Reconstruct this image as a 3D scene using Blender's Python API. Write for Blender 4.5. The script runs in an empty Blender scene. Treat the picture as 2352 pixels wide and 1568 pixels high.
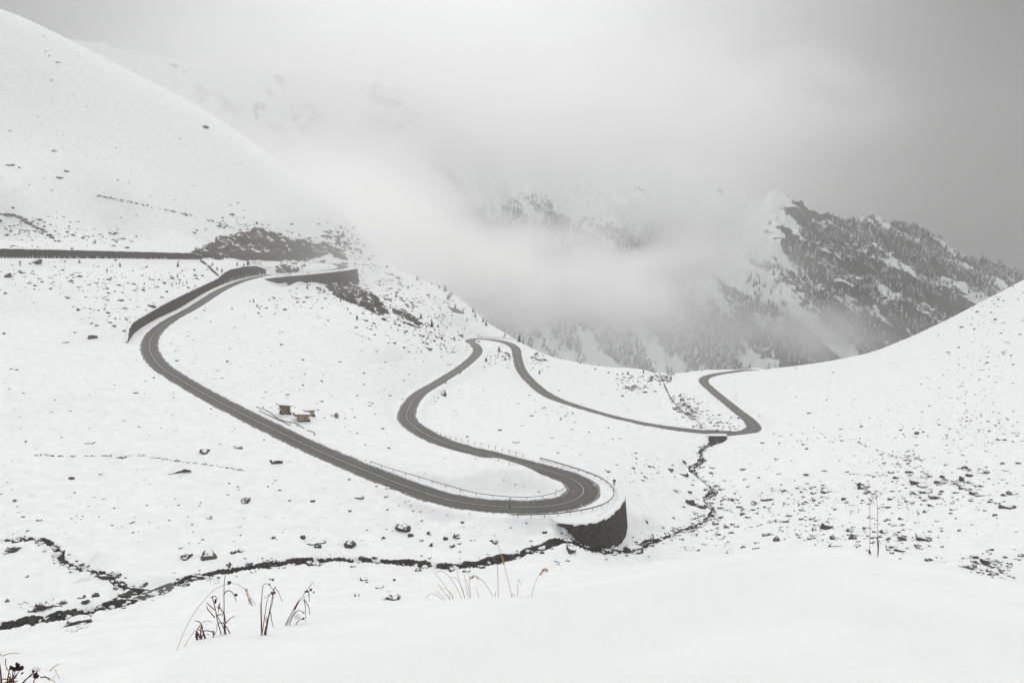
import bpy, math, random
import numpy as np
from mathutils import Vector

random.seed(7)
rng = np.random.default_rng(11)
R = math.radians
SC = bpy.context.scene
COL = SC.collection

# ------------------------------------------------------------------ camera (eye at the origin, looking along +Y)
PITCH = R(9.0)
FPX = 1568.0                 # focal length for a picture 2352 units wide (24 mm on a 36 mm sensor)
cam_data = bpy.data.cameras.new("camera")
cam_data.sensor_width = 36.0
cam_data.lens = 24.0
cam_data.clip_start = 0.1
cam_data.clip_end = 12000.0
cam = bpy.data.objects.new("camera", cam_data)
COL.objects.link(cam)
cam.rotation_euler = (R(90) - PITCH, 0, 0)
SC.camera = cam


def ray(px, py):
    """slope of the sight line through a picture point: (x per metre of y, z per metre of y)"""
    u = (np.asarray(px, float) - 1176) / FPX
    v = (np.asarray(py, float) - 784) / FPX
    y = np.cos(PITCH) - v * np.sin(PITCH)
    z = -np.sin(PITCH) - v * np.cos(PITCH)
    return u / y, z / y


def at(px, py, y):
    a, b = ray(px, py)
    return np.array([a * y, y, b * y]).T


# ------------------------------------------------------------------ noise
def _hash(ix, iy, seed):
    h = (ix.astype(np.int64) * 374761393 + iy.astype(np.int64) * 668265263 + seed * 974711) & 0xFFFFFFFF
    h = ((h ^ (h >> 13)) * 1274126177) & 0xFFFFFFFF
    h = (h ^ (h >> 16)) & 0xFFFFFFFF
    return h


def pnoise(x, y, seed=0):
    x = np.asarray(x, float); y = np.asarray(y, float)
    ix = np.floor(x); iy = np.floor(y)
    fx = x - ix; fy = y - iy
    ux = fx * fx * fx * (fx * (fx * 6 - 15) + 10)
    uy = fy * fy * fy * (fy * (fy * 6 - 15) + 10)

    def g(dx, dy):
        a = _hash(ix + dx, iy + dy, seed) * (2 * np.pi / 4294967296.0)
        return np.cos(a) * (fx - dx) + np.sin(a) * (fy - dy)
    n0 = g(0, 0) * (1 - ux) + g(1, 0) * ux
    n1 = g(0, 1) * (1 - ux) + g(1, 1) * ux
    return (n0 * (1 - uy) + n1 * uy) * 1.5


def fbm(x, y, octaves=4, seed=0, gain=0.5, lac=2.03):
    s = 0; a = 1.0; t = 0
    for o in range(octaves):
        s = s + a * pnoise(x, y, seed + o * 17)
        t += a; a *= gain
        x = x * lac + 13.7; y = y * lac - 7.1
    return s / t


def ridged(x, y, octaves=5, seed=0, gain=0.5, lac=2.07):
    s = 0; a = 1.0; t = 0
    for o in range(octaves):
        s = s + a * (1 - 2 * np.abs(pnoise(x, y, seed + o * 31)))
        t += a; a *= gain
        x = x * lac + 3.7; y = y * lac - 9.1
    return s / t


def sstep(a, b, x):
    t = np.clip((x - a) / (b - a), 0, 1)
    return t * t * (3 - 2 * t)


# ------------------------------------------------------------------ the road, rebuilt from its bends with a steady grade
UP = [(0, 593), (150, 594), (320, 595), (480, 597.5), (580, 599), (662, 600.5), (733, 603.5), (770, 607), (788, 612), (782, 616.5), (760, 620), (703, 625), (628, 630), (572, 641), (516, 662), (441, 708), (390, 736), (355, 764), (343, 791), (347, 812), (367, 840), (407, 867), (455, 896), (545, 944), (642, 992), (755, 1045), (852, 1085), (940, 1119), (1027, 1147), (1100, 1159), (1172, 1164), (1253, 1163), (1305, 1154), (1335, 1140), (1344, 1125)]
DN = [(1344, 1125), (1333, 1110), (1309, 1096.5), (1271, 1084), (1196, 1063), (1121, 1043), (1084, 1035), (1046, 1025), (992, 1004), (955, 982), (936, 965), (935, 945), (960, 907), (1010, 876), (1065, 840), (1097, 808), (1091, 792), (1080, 784), (1085, 779.5), (1103, 778), (1135, 781), (1163, 787), (1183, 799), (1188, 818), (1197, 849), (1219, 876), (1250, 902), (1288, 921), (1338, 938), (1400, 956), (1478, 973.6), (1556, 985), (1619, 992), (1666, 995.5), (1706, 994.6), (1731, 984), (1722, 966), (1697, 946), (1666, 921), (1634, 894.6), (1616, 876), (1622, 866), (1650, 858.6), (1682, 854), (1716, 850)]


def integrate(pts, z0, g):
    a, b = ray(*pts[0]); y = z0 / b
    out = [(a * y, y, z0)]
    ys = np.linspace(60, 800, 60001)
    for p in pts[1:]:
        a, b = ray(*p)
        x0, y0, zz = out[-1]
        gg = g(y0, zz)
        d = np.hypot(a * ys - x0, ys - y0)
        r = b * ys - (zz + gg * d)
        s = np.where(np.sign(r[1:]) != np.sign(r[:-1]))[0]
        if len(s):
            k = s[np.argmin(d[s])]
            y = ys[k] - r[k] * (ys[k + 1] - ys[k]) / (r[k + 1] - r[k])
        else:
            y = ys[np.argmin(np.abs(r))]
        out.append((float(a * y), float(y), float(b * y)))
    return out


up3 = integrate(UP[::-1], -62.4, lambda y, z: 0.065 if z < -22.5 else 0.045)[::-1]
dn3 = integrate(DN, -62.4, lambda y, z: -0.05)
nodes = np.array(up3 + dn3[1:])
e0 = nodes[0] + (nodes[0] - nodes[1]) / np.linalg.norm(nodes[0] - nodes[1]) * 90
e1 = nodes[-1] + (nodes[-1] - nodes[-2]) / np.linalg.norm((nodes[-1] - nodes[-2])[:2]) * 60 + np.array([25, 0, -8])
nodes = np.vstack([e0, nodes, e1])


def catmull(P, n=24):
    P = np.asarray(P, float)
    Q = np.vstack([2 * P[0] - P[1], P, 2 * P[-1] - P[-2]])
    out = []
    for i in range(1, len(Q) - 2):
        p0, p1, p2, p3 = Q[i - 1], Q[i], Q[i + 1], Q[i + 2]
        t0 = 0; t1 = t0 + max(1e-6, np.linalg.norm(p1 - p0)) ** .5
        t2 = t1 + max(1e-6, np.linalg.norm(p2 - p1)) ** .5; t3 = t2 + max(1e-6, np.linalg.norm(p3 - p2)) ** .5
        for t in np.linspace(t1, t2, n, endpoint=False):
            A1 = (t1 - t) / (t1 - t0) * p0 + (t - t0) / (t1 - t0) * p1
            A2 = (t2 - t) / (t2 - t1) * p1 + (t - t1) / (t2 - t1) * p2
            A3 = (t3 - t) / (t3 - t2) * p2 + (t - t2) / (t3 - t2) * p3
            B1 = (t2 - t) / (t2 - t0) * A1 + (t - t0) / (t2 - t0) * A2
            B2 = (t3 - t) / (t3 - t1) * A2 + (t - t1) / (t3 - t1) * A3
            out.append((t2 - t) / (t2 - t1) * B1 + (t - t1) / (t2 - t1) * B2)
    out.append(P[-1])
    return np.array(out)


def resample(P, step):
    d = np.r_[0, np.cumsum(np.linalg.norm(np.diff(P[:, :2], axis=0), axis=1))]
    s = np.arange(0, d[-1], step)
    return np.array([np.interp(s, d, P[:, k]) for k in range(P.shape[1])]).T


def gsmooth(P, sig):
    k = np.arange(-int(3 * sig), int(3 * sig) + 1)
    w = np.exp(-k ** 2 / (2 * sig ** 2)); w /= w.sum()
    Q = np.pad(P, ((len(k) // 2,) * 2, (0, 0)), mode='edge')
    return np.array([np.convolve(Q[:, c], w, 'valid') for c in range(P.shape[1])]).T


ROAD = resample(gsmooth(resample(catmull(nodes), 1.0), 3.0), 1.0)
_t = np.gradient(ROAD[:, :2], axis=0); _t /= np.linalg.norm(_t, axis=1)[:, None]
RT = _t
RN = np.stack([_t[:, 1], -_t[:, 0]], 1)          # right-hand side of travel (downhill order)
NR = len(ROAD)
ROAD_S = np.arange(NR) * 1.0
# half width of the cleared asphalt, wider in the tight bends
_curv = np.abs(np.gradient(np.unwrap(np.arctan2(RT[:, 1], RT[:, 0]))))
_curv = np.convolve(np.pad(_curv, 20, mode='edge'), np.ones(41) / 41, 'valid')
HW = 3.2 + np.clip(_curv * 18, 0, 1.1)


def road_near(x, y, rad=40.0):
    """nearest road station: index, signed offset, distance (inf beyond rad)"""
    n = len(x)
    best = np.full(n, np.inf); idx = np.zeros(n, int)
    order = np.argsort(y, kind='stable'); ysrt = y[order]
    for b in range(0, NR, 24):
        seg = ROAD[b:b + 24]
        x0, y0 = seg[:, 0].min() - rad, seg[:, 1].min() - rad
        x1, y1 = seg[:, 0].max() + rad, seg[:, 1].max() + rad
        i0, i1 = np.searchsorted(ysrt, [y0, y1])
        sel = order[i0:i1]
        xs_ = x[sel]
        sel = sel[(xs_ > x0) & (xs_ < x1)]
        if not len(sel):
            continue
        d = (x[sel][:, None] - seg[:, 0]) ** 2 + (y[sel][:, None] - seg[:, 1]) ** 2
        k = d.argmin(1); dm = d[np.arange(len(sel)), k]
        m = dm < best[sel]
        best[sel[m]] = dm[m]; idx[sel[m]] = b + k[m]
    dist = np.sqrt(best)
    off = (x - ROAD[idx, 0]) * RN[idx, 0] + (y - ROAD[idx, 1]) * RN[idx, 1]
    lon = (x - ROAD[idx, 0]) * RT[idx, 0] + (y - ROAD[idx, 1]) * RT[idx, 1]
    return idx, off, dist, lon


def near_idx(p, i0=0):
    return i0 + int(np.argmin((ROAD[i0:, 0] - p[0]) ** 2 + (ROAD[i0:, 1] - p[1]) ** 2))


I_APEX = near_idx(nodes[1 + 8][:2])


def solve_on_road_level(px, py, ygu, dz=0.0):
    """picture point lying level with the nearest road station"""
    a, b = ray(px, py); y = ygu
    for _ in range(40):
        i = near_idx((a * y, y), I_APEX - 8)
        y = y + 0.5 * ((ROAD[i, 2] + dz) / b - y)
    return np.array([a * y, y, b * y])


def wall_cut(rows, yg):
    """rows (px, foot py, top py): foot and top of a wall that holds the slope above the road"""
    out = []
    for px, by, ty in rows:
        p = solve_on_road_level(px, by, yg, 0.15); yg = p[1]
        out.append((p[0], p[1], p[2], ray(px, ty)[1] * p[1]))
    return np.array(out)


def wall_fill(rows, yg, dz=0.1):
    """rows (px, top py, foot py): wall that carries the road"""
    out = []
    for px, ty, by in rows:
        p = solve_on_road_level(px, ty, yg, dz); yg = p[1]
        out.append((p[0], p[1], ray(px, by)[1] * p[1], p[2]))
    return np.array(out)


def wall_by_offset(px_ty, i1, off):
    """wall standing a fixed way beyond the uphill edge of the road; tops read from the picture"""
    rows = []
    for i in range(0, i1, 6):
        p = ROAD[i, :2] - RN[i] * off
        px = 1176 + FPX * p[0] / p[1] * 0.992
        ty = np.interp(px, [q[0] for q in px_ty], [q[1] for q in px_ty])
        rows.append((p[0], p[1], ROAD[i, 2] + 0.1, max(ray(px, ty)[1] * p[1], ROAD[i, 2] + 0.4)))
    return np.array(rows)


_il = int(np.argmin(np.abs(ROAD[:420, 0] / ROAD[:420, 1] - float(ray(480, 597)[0])) + (ROAD[:420, 1] < 300) * 9))
W_LEFT = wall_by_offset([(-400, 566), (-90, 569), (0, 570.6), (150, 573.6), (288, 577), (415, 580.5), (463, 581.6), (480, 588)], _il, 5.6)
W_MID = wall_cut([(293, 789, 786), (300, 777, 755), (308, 766, 742), (323, 754, 731), (375, 726, 702), (450, 685, 666), (509, 654, 639.5), (514, 652, 633), (533, 643, 621), (546, 637, 617), (572, 632, 612), (606, 628, 610), (625, 625.5, 624)], 300)
def wall_along(W0, px_ty, px_end, off_end):
    """keep the foot of the wall parallel to the road beyond its first bend"""
    i0 = near_idx(W0[3], I_APEX); rows = [tuple(w) for w in W0[:4]]
    d0 = float((W0[3, :2] - ROAD[i0, :2]) @ RN[i0])
    n = 0; js = []
    for j in range(i0 - 6, I_APEX, -6):
        if 1176 + FPX * 0.99 * (ROAD[j, 0] + RN[j, 0] * off_end) / (ROAD[j, 1] + RN[j, 1] * off_end) > px_end: break
        js.append(j)
    for k, j in enumerate(js):
        o = d0 + (off_end - d0) * min(1, (k + 1) / 8)
        p = ROAD[j, :2] + RN[j] * o
        px = 1176 + FPX * 0.992 * p[0] / p[1]
        top = float(ray(px, np.interp(px, [q[0] for q in px_ty], [q[1] for q in px_ty]))[1] * p[1])
        rows.append((p[0], p[1], ROAD[j, 2] + 0.15, max(top, ROAD[j, 2] + 0.3)))
    return np.array(rows)


W_MID = wall_along(W_MID, [(323, 731), (375, 702), (450, 666), (509, 639.5), (514, 633), (533, 621), (544, 617.6), (572, 612), (606, 610), (615, 616), (626, 626)], 626, 6.6)
W_UP = wall_fill([(602, 641, 642), (628, 638, 650), (657, 635, 650), (703, 631, 648), (745, 627, 655), (797, 621, 655), (819, 617, 655)], 520)
W_LOW = wall_fill([(1279, 1200.5, 1201.5), (1300, 1203, 1207), (1318, 1204.5, 1218), (1340, 1204, 1234), (1380, 1197, 1247), (1405, 1183, 1250), (1421, 1168, 1249), (1433, 1152, 1232), (1437, 1143, 1205)], 142)


def wrap_back(W, steps, off, droop):
    """carry a wall round the outside of its bend, out of sight, by following the road"""
    i = near_idx(W[-1]); side = np.sign((W[-1, :2] - ROAD[i, :2]) @ RN[i])
    rows = []
    sgn = W_DIR
    for k in range(1, steps + 1):
        j = i + sgn * k * 5
        p = ROAD[j, :2] + RN[j] * side * (off + (np.linalg.norm(W[-1, :2] - ROAD[i, :2]) - off) * max(0, 1 - k / 4))
        h = (W[-1, 3] - W[-1, 2]) * max(0.05, 1 - k / droop)
        rows.append((p[0], p[1], ROAD[j, 2] + 0.1 - h, ROAD[j, 2] + 0.1))
    return np.vstack([W, rows])


W_DIR = -1
W_UP = wrap_back(W_UP, 8, 6.0, 8)
W_DIR = 1
W_LOW = wrap_back(W_LOW, 6, 7.0, 6)


def dense(W, step=0.8):
    d = np.r_[0, np.cumsum(np.linalg.norm(np.diff(W[:, :2], axis=0), axis=1))]
    s = np.linspace(0, d[-1], max(2, int(d[-1] / step)))
    return np.array([np.interp(s, d, W[:, k]) for k in range(4)]).T


WALLS = {'left': dense(W_LEFT), 'mid': dense(W_MID), 'up': dense(W_UP), 'low': dense(W_LOW)}

# for each station and side: how far out a wall stands (inf: none)
BAR = np.full((NR, 2), np.inf)
for WK, W in WALLS.items():
    WDEP = 0.55 if WK in ('left', 'mid') else -0.5
    A = W[:-1, :2]; B = W[1:, :2]
    for i in range(NR):
        rel = A - ROAD[i, :2]
        if (np.abs(rel).max(1)).min() > 20:
            continue
        for si, sg in ((0, -1), (1, 1)):
            n = RN[i] * sg
            e = B - A
            den = n[0] * e[:, 1] - n[1] * e[:, 0]
            den = np.where(np.abs(den) < 1e-9, 1e-9, den)
            t = (rel[:, 0] * e[:, 1] - rel[:, 1] * e[:, 0]) / den
            u = (rel[:, 0] * n[1] - rel[:, 1] * n[0]) / den
            ok = (t > 1.0) & (t < 17) & (u >= -0.05) & (u <= 1.05)
            if ok.any():
                BAR[i, si] = min(BAR[i, si], t[ok].min() + WDEP)

# ------------------------------------------------------------------ streams
STREAM = np.array([at(px, py, y) for px, py, y in [
    (-260, 1500, 79), (0, 1445, 84.5), (150, 1420, 89), (300, 1386, 94.5), (400, 1345, 102), (480, 1325, 107), (600, 1305, 113.5), (740, 1290, 119), (900, 1296, 120), (1040, 1305, 121), (1150, 1290, 124.5), (1240, 1263, 131.5), (1300, 1247, 135), (1360, 1268, 136.3), (1430, 1272, 141), (1490, 1252, 152), (1560, 1226, 168), (1612, 1204, 185), (1640, 1180, 197), (1622, 1150, 214), (1640, 1130, 228), (1612, 1103, 243), (1590, 1080, 258), (1612, 1060, 272), (1612, 1035, 290), (1640, 1020, 308), (1650, 1014, 316), (1640, 996, 333), (1612, 985, 350), (1610, 975, 362), (1575, 950, 395), (1545, 920, 430), (1530, 892, 468), (1520, 870, 510), (1515, 858, 545)]])
TRIB = np.array([at(px, py, y) for px, py, y in [(-200, 1230, 121), (0, 1246, 114), (90, 1244, 113), (125, 1262, 110.5), (150, 1298, 106), (185, 1312, 105), (230, 1320, 105.5), (262, 1340, 103), (300, 1362, 101), (345, 1368, 101)]])
STREAM = resample(catmull(STREAM, 10), 0.8)
TRIB = resample(catmull(TRIB, 10), 0.6)

# ------------------------------------------------------------------ lie of the land: thin-plate surface through surveyed points
CREST = [(-900, 1640), (-300, 1620), (0, 1610), (200, 1565), (300, 1540), (400, 1494), (450, 1472), (495, 1460), (550, 1449), (605, 1441), (656, 1433.5), (704, 1425), (900, 1392), (1100, 1369), (1300, 1342), (1500, 1304), (1700, 1271), (1850, 1258), (1950, 1262), (2050, 1284), (2200, 1312), (2352, 1345), (2700, 1450), (3300, 1560)]
cr_px = np.array([c[0] for c in CREST], float); cr_py = np.array([c[1] for c in CREST], float)
cr_a, cr_b = ray(cr_px, cr_py)
cr_th = np.arctan(cr_a); cr_c = cr_b * np.cos(cr_th)

ctl = []


def C(px, py, y, dz=0.0):
    p = at(px, py, y); ctl.append((p[0], p[1], p[2] + dz))


def Wd(x, y, z):
    ctl.append((x, y, z))


for i in range(0, NR, 22):
    ctl.append(tuple(ROAD[i] + np.array([0, 0, 0.1])))
for a in [(-300, -40, 640), (0, 30, 640), (255, 150, 680), (510, 280, 720), (640, 372, 720), (700, 424, 715), (775, 482, 705), (845, 549, 685), (829, 589, 640), (862, 604, 625), (949, 634, 620), (1015, 665, 610), (1059, 689, 600), (1107, 732, 575), (1155, 762, 560),
          (1200, 793, 530), (1232, 809, 522), (1275, 824, 512), (1332, 834, 506), (1369, 845, 506), (1425, 851, 512), (1472, 848, 530), (1494, 857, 545), (1603, 852, 530), (1682, 847.7, 545), (1744, 844.6, 548), (1792, 845.5, 546), (1832, 843, 540), (1906, 833, 540), (1951, 827, 545), (2010, 809, 550), (2099, 773, 560), (2188, 731.6, 570), (2248, 702, 576), (2307, 672, 580), (2352, 649, 582), (2500, 560, 600), (2800, 430, 620)]:
    C(*a)
    px, py, y = a
    b = ray(px, py)[1]
    x2, y2 = ray(px, py)[0] * (y + 110), y + 110
    Wd(x2, y2, b * y2 - 45)
    x2, y2 = ray(px, py)[0] * (y + 330), y + 330
    Wd(x2, y2, min(b * y2 - 190, -170))
for a in [(300, 450, 530), (600, 450, 640), (100, 300, 560), (0, 450, 460), (-300, 500, 440), (740, 575, 600), (600, 540, 585), (0, 520, 450), (250, 535, 500), (450, 545, 545),
          (0, 900, 205), (0, 1000, 178), (0, 1100, 142), (0, 1200, 122), (0, 750, 285), (0, 650, 345), (200, 1100, 146), (500, 1100, 150), (500, 1200, 130), (800, 1200, 136), (500, 1000, 178), (200, 900, 210), (200, 750, 300), (200, 660, 350), (380, 640, 400), (250, 1230, 118), (-300, 900, 200), (-300, 700, 300), (-300, 1150, 130),
          (600, 850, 250), (600, 750, 320), (700, 700, 380), (700, 800, 290), (800, 900, 258), (900, 800, 330), (900, 900, 268), (1000, 760, 430), (800, 750, 345), (950, 700, 480), (900, 668, 520), (655, 952, 200), (1000, 1090, 158), (1150, 1105, 146),
          (1100, 900, 320), (1200, 980, 255), (1500, 1100, 215), (1350, 1040, 225), (1550, 1050, 262), (1420, 1180, 165), (1500, 1180, 178),
          (1850, 960, 320), (1850, 900, 400), (1560, 930, 420), (2000, 1000, 255), (2000, 880, 380), (2352, 850, 330), (2352, 1000, 220), (2352, 1150, 150), (2352, 1330, 105), (2000, 1150, 178), (2000, 1250, 128), (1800, 1230, 150), (1750, 1100, 215), (2700, 1000, 200), (2700, 800, 330), (2700, 1250, 110), (2250, 740, 480), (2200, 900, 300), (1600, 1290, 128), (1180, 1225, 135.5), (1240, 1235, 137), (1290, 1218, 139.2), (1318, 1232, 138.5), (1330, 1246, 138),
          (300, 1470, 62), (0, 1530, 55), (700, 1400, 80), (900, 1380, 85), (1200, 1330, 105), (1500, 1290, 126), (-300, 1560, 50)]:
    C(*a)
for i in range(0, len(STREAM), 26):
    ctl.append(tuple(STREAM[i] + np.array([0, 0, 0.7])))
for i in range(0, len(TRIB), 26):
    ctl.append(tuple(TRIB[i] + np.array([0, 0, 0.5])))
for px in (-900, -300, 200, 600, 1000, 1400, 1800, 2200, 2700):
    b = float(np.interp(px, cr_px, cr_b))
    a = float(ray(px, 1400)[0])
    for y in (14, 34):
        Wd(a * y, y, b * y - (3.0 if y == 14 else 3.5))
for x in (-60, 0, 60):
    Wd(x, -30, 2.0)
Wd(-120, 20, -30); Wd(120, 20, -30); Wd(-300, 60, 10); Wd(300, 60, 10)


def offs(W, side_sign, d):
    t = np.gradient(W[:, :2], axis=0); t /= np.linalg.norm(t, axis=1)[:, None] + 1e-9
    n = np.stack([t[:, 1], -t[:, 0]], 1) * side_sign
    return W[:, :2] + n * d


def out_sign(W):
    """+1/-1: which normal of the wall polyline points away from the road"""
    j = len(W) // 2
    i = near_idx(W[j])
    t = W[min(j + 1, len(W) - 1), :2] - W[j - 1, :2]
    n = np.array([t[1], -t[0]])
    return 1.0 if n @ (W[j, :2] - ROAD[i, :2]) > 0 else -1.0


OUT = {k: out_sign(W) for k, W in WALLS.items()}
for k, W in WALLS.items():
    o1 = offs(W, OUT[k], 1.3); o2 = offs(W, OUT[k], 7.0)
    st = max(4, int(9 / 0.8))
    for i in range(0, len(W), st):
        if k in ('left', 'mid'):
            Wd(o1[i, 0], o1[i, 1], W[i, 3] - 0.25); Wd(o2[i, 0], o2[i, 1], W[i, 3] + 2.2)
        else:
            Wd(o1[i, 0], o1[i, 1], W[i, 2] + 0.1); Wd(o2[i, 0], o2[i, 1], W[i, 2] - 2.5)

ctl = np.array(ctl)
# drop near-duplicates
keep = []
for i, p in enumerate(ctl):
    if all((ctl[j, 0] - p[0]) ** 2 + (ctl[j, 1] - p[1]) ** 2 > 2.2 for j in keep):
        keep.append(i)
ctl = ctl[keep]
S_ = 100.0


def tps_fit(P):
    n = len(P); X = P[:, :2] / S_
    d2 = ((X[:, None] - X[None]) ** 2).sum(-1)
    K = 0.5 * d2 * np.log(d2 + 1e-12) + np.eye(n) * 2e-4
    A = np.zeros((n + 3, n + 3)); A[:n, :n] = K
    Q = np.c_[np.ones(n), X]; A[:n, n:] = Q; A[n:, :n] = Q.T
    return np.linalg.solve(A, np.r_[P[:, 2], 0, 0, 0])


TPS_W = tps_fit(ctl)


def tps_raw(x, y):
    out = np.empty(len(x)); n = len(ctl); cx = ctl[:, 0] / S_; cy = ctl[:, 1] / S_
    for a in range(0, len(x), 20000):
        X = x[a:a + 20000] / S_; Y = y[a:a + 20000] / S_
        d2 = (X[:, None] - cx) ** 2 + (Y[:, None] - cy) ** 2
        out[a:a + 20000] = (0.5 * d2 * np.log(d2 + 1e-12)) @ TPS_W[:n] + TPS_W[n] + TPS_W[n + 1] * X + TPS_W[n + 2] * Y
    return out


# the surface is smooth: keep it on a polar lattice and look it up
LA = np.radians(np.r_[np.linspace(-180, -50, 40, endpoint=False), np.linspace(-50, 50, 440, endpoint=False), np.linspace(50, 180, 41)])
LR = np.r_[np.geomspace(0.2, 60, 70, endpoint=False), np.linspace(60, 680, 420, endpoint=False), np.linspace(680, 1300, 60)]
_A, _R = np.meshgrid(LA, LR)
LZ = tps_raw((_R * np.sin(_A)).ravel(), (_R * np.cos(_A)).ravel()).reshape(_A.shape)


def tps(x, y):
    fa = np.interp(np.arctan2(x, y), LA, np.arange(len(LA))); fr = np.interp(np.hypot(x, y), LR, np.arange(len(LR)))
    i = np.minimum(fr.astype(int), len(LR) - 2); j = np.minimum(fa.astype(int), len(LA) - 2)
    u = fr - i; v = fa - j
    return (LZ[i, j] * (1 - u) + LZ[i + 1, j] * u) * (1 - v) + (LZ[i, j + 1] * (1 - u) + LZ[i + 1, j + 1] * u) * v


def poly_near(L, x, y, rad):
    n = len(x); best = np.full(n, np.inf); idx = np.zeros(n, int)
    order = np.argsort(y, kind='stable'); ysrt = y[order]
    for b in range(0, len(L), 20):
        seg = L[b:b + 20]
        i0, i1 = np.searchsorted(ysrt, [seg[:, 1].min() - rad, seg[:, 1].max() + rad])
        sel = order[i0:i1]; xs_ = x[sel]
        sel = sel[(xs_ > seg[:, 0].min() - rad) & (xs_ < seg[:, 0].max() + rad)]
        if not len(sel):
            continue
        d = (x[sel][:, None] - seg[:, 0]) ** 2 + (y[sel][:, None] - seg[:, 1]) ** 2
        k = d.argmin(1); dm = d[np.arange(len(sel)), k]; m = dm < best[sel]
        best[sel[m]] = dm[m]; idx[sel[m]] = b + k[m]
    return idx, np.sqrt(best)


H0 = 1.62
TH_X = np.r_[-np.pi, -2.2, -1.45, cr_th[1:-1], 1.45, 2.2, np.pi]
C_Y = np.r_[0.25, 0.15, -0.30, cr_c[1:-1], -0.25, 0.15, 0.25]
RC_X = np.array([-np.pi, -1.6, -0.8, -0.4, 0.0, 0.4, 0.9, 1.6, np.pi])
RC_Y = np.array([40, 14, 7.0, 8.0, 10.0, 10.0, 9.0, 14, 40.0])


def mound(x, y):
    th = np.arctan2(x, y); r = np.hypot(x, y)
    c = np.interp(th, TH_X, C_Y); rc = np.interp(th, RC_X, RC_Y)
    z = -H0 + (c + 2 * H0 / rc) * r - (H0 / rc ** 2) * r * r
    return z + 0.085 * fbm(x * .35, y * .35, 3, 5) * sstep(0.5, 4, r) + 0.030 * fbm(x * 1.5 + y * .4, y * 2.6, 4, 9)


I_CUL = int(np.argmin(np.abs(STREAM[:, 1] - 314) + (STREAM[:, 0] < 60) * 99))

I_BEND = int(np.argmin(np.abs(STREAM[:, 1] - 150) + (STREAM[:, 0] < 20) * 99))


def stream_half(i, L, base):
    """half width of the open channel at station i"""
    w = base * (0.95 + 0.75 * pnoise(i * .055, i * 0 + 3.3, 4) + 0.5 * pnoise(i * .17, i * 0 + 9.3, 14))
    if L is STREAM:
        w = np.where(i > I_BEND, w * 0.95 - 0.25 * sstep(0.0, 0.5, pnoise(i * .09, i * 0 + 6.6, 24)), w)
        w = np.where(i > I_CUL + 14, w * 0.35, w)
        w = w + 3.0 * np.exp(-((i - I_CUL) / 7.0) ** 2)
    return np.maximum(w, 0.12)


def land(x, y, roads=True):
    """height of the snow surface"""
    x = np.asarray(x, float).ravel(); y = np.asarray(y, float).ravel()
    z = tps(x, y)
    r = np.hypot(x, y)
    far = sstep(30, 160, r)
    da = np.hypot(x - ROAD[I_APEX, 0] + 14, y - ROAD[I_APEX, 1])
    far = far * sstep(18, 60, da)                     # swept flat on the terrace of the top bend
    z = z - 0.9 * (1 - sstep(14, 40, da))
    z = z + 0.75 * fbm(x / 23, y / 23, 3, 1) * far + 0.38 * fbm(x / 6.0, y / 6.0, 4, 2) * far
    z = z + 0.22 * ridged((x * .8 + y * .6) / 9.0, (y * .8 - x * .6) / 3.2, 3, 3) * sstep(20, 80, r)      # wind-packed ripples
    # gullied, lumpy ground on the high slope
    # streams: cut a channel
    for L, base, dep in ((STREAM, 0.92, 1.5), (TRIB, 0.30, 0.75)):
        i, d = poly_near(L, x, y, 14)
        m = d < 14
        if m.any():
            hw = stream_half(i[m], L, base) + 0.40 * pnoise(x[m] * .9, y[m] * .9, 6) + 0.25 * pnoise(x[m] * 2.1, y[m] * 2.1, 16)
            zb = L[i[m], 2]
            dd = d[m]
            w = 1 - sstep(1.8, 6.5, dd)
            bank = zb + 0.36 + 0.09 * dd + 0.34 * fbm(x[m] * .5, y[m] * .5, 3, 8)
            zz = z[m] * (1 - w) + bank * w
            cut = 1 - sstep(hw * 0.85, hw * 0.85 + 0.45, dd)
            bed = zb - 0.35 + 0.75 * sstep(0.08, 0.26, fbm(x[m] * .75, y[m] * .75, 3, 18)) * sstep(0.25, 0.7, hw)
            z[m] = zz * (1 - cut) + bed * cut
    if roads:
        i, off, d, lon = road_near(x, y)
        m = d < 40
        im = i[m]; o = off[m]; ao = np.abs(o); dm = d[m]
        zr = ROAD[im, 2]
        edge = HW[im] + 0.48 * fbm(x[m] * 1.1, y[m] * 1.1, 3, 21, 0.65) + 0.30 * pnoise(x[m] * 0.25, y[m] * .25, 22)
        bank = sstep(edge - 0.05, edge + 0.45, dm)
        bh = 0.25 + 0.75 * sstep(I_APEX + 20, I_APEX + 90, im)              # blown thin on the exposed top bend
        prof = zr - 0.22 + bank * (0.24 + bh * (0.18 + 0.20 * fbm(x[m] * .7, y[m] * .7, 3, 23)))
        bar = np.where(o < 0, BAR[im, 0], BAR[im, 1])
        D = z[m] - zr
        f0 = HW[im] + 1.2
        f1 = f0 + np.clip(np.abs(D) * 1.7, 2.5, 22)
        w = 1 - sstep(f0, f1, dm)
        w = np.where(np.isfinite(bar), np.where(dm < bar, 1.0, 0.0), w)
        w = np.where(np.abs(lon[m]) > 3.0, np.where(dm > 6, 0, w), w)
        z[m] = z[m] * (1 - w) + prof * w
    md = mound(x, y)
    k = 0.7
    h = np.clip(0.5 + 0.5 * (md - z) / k, 0, 1)
    zz = z * (1 - h) + md * h + k * h * (1 - h)
    return np.where(r < 90, zz, z)

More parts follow.
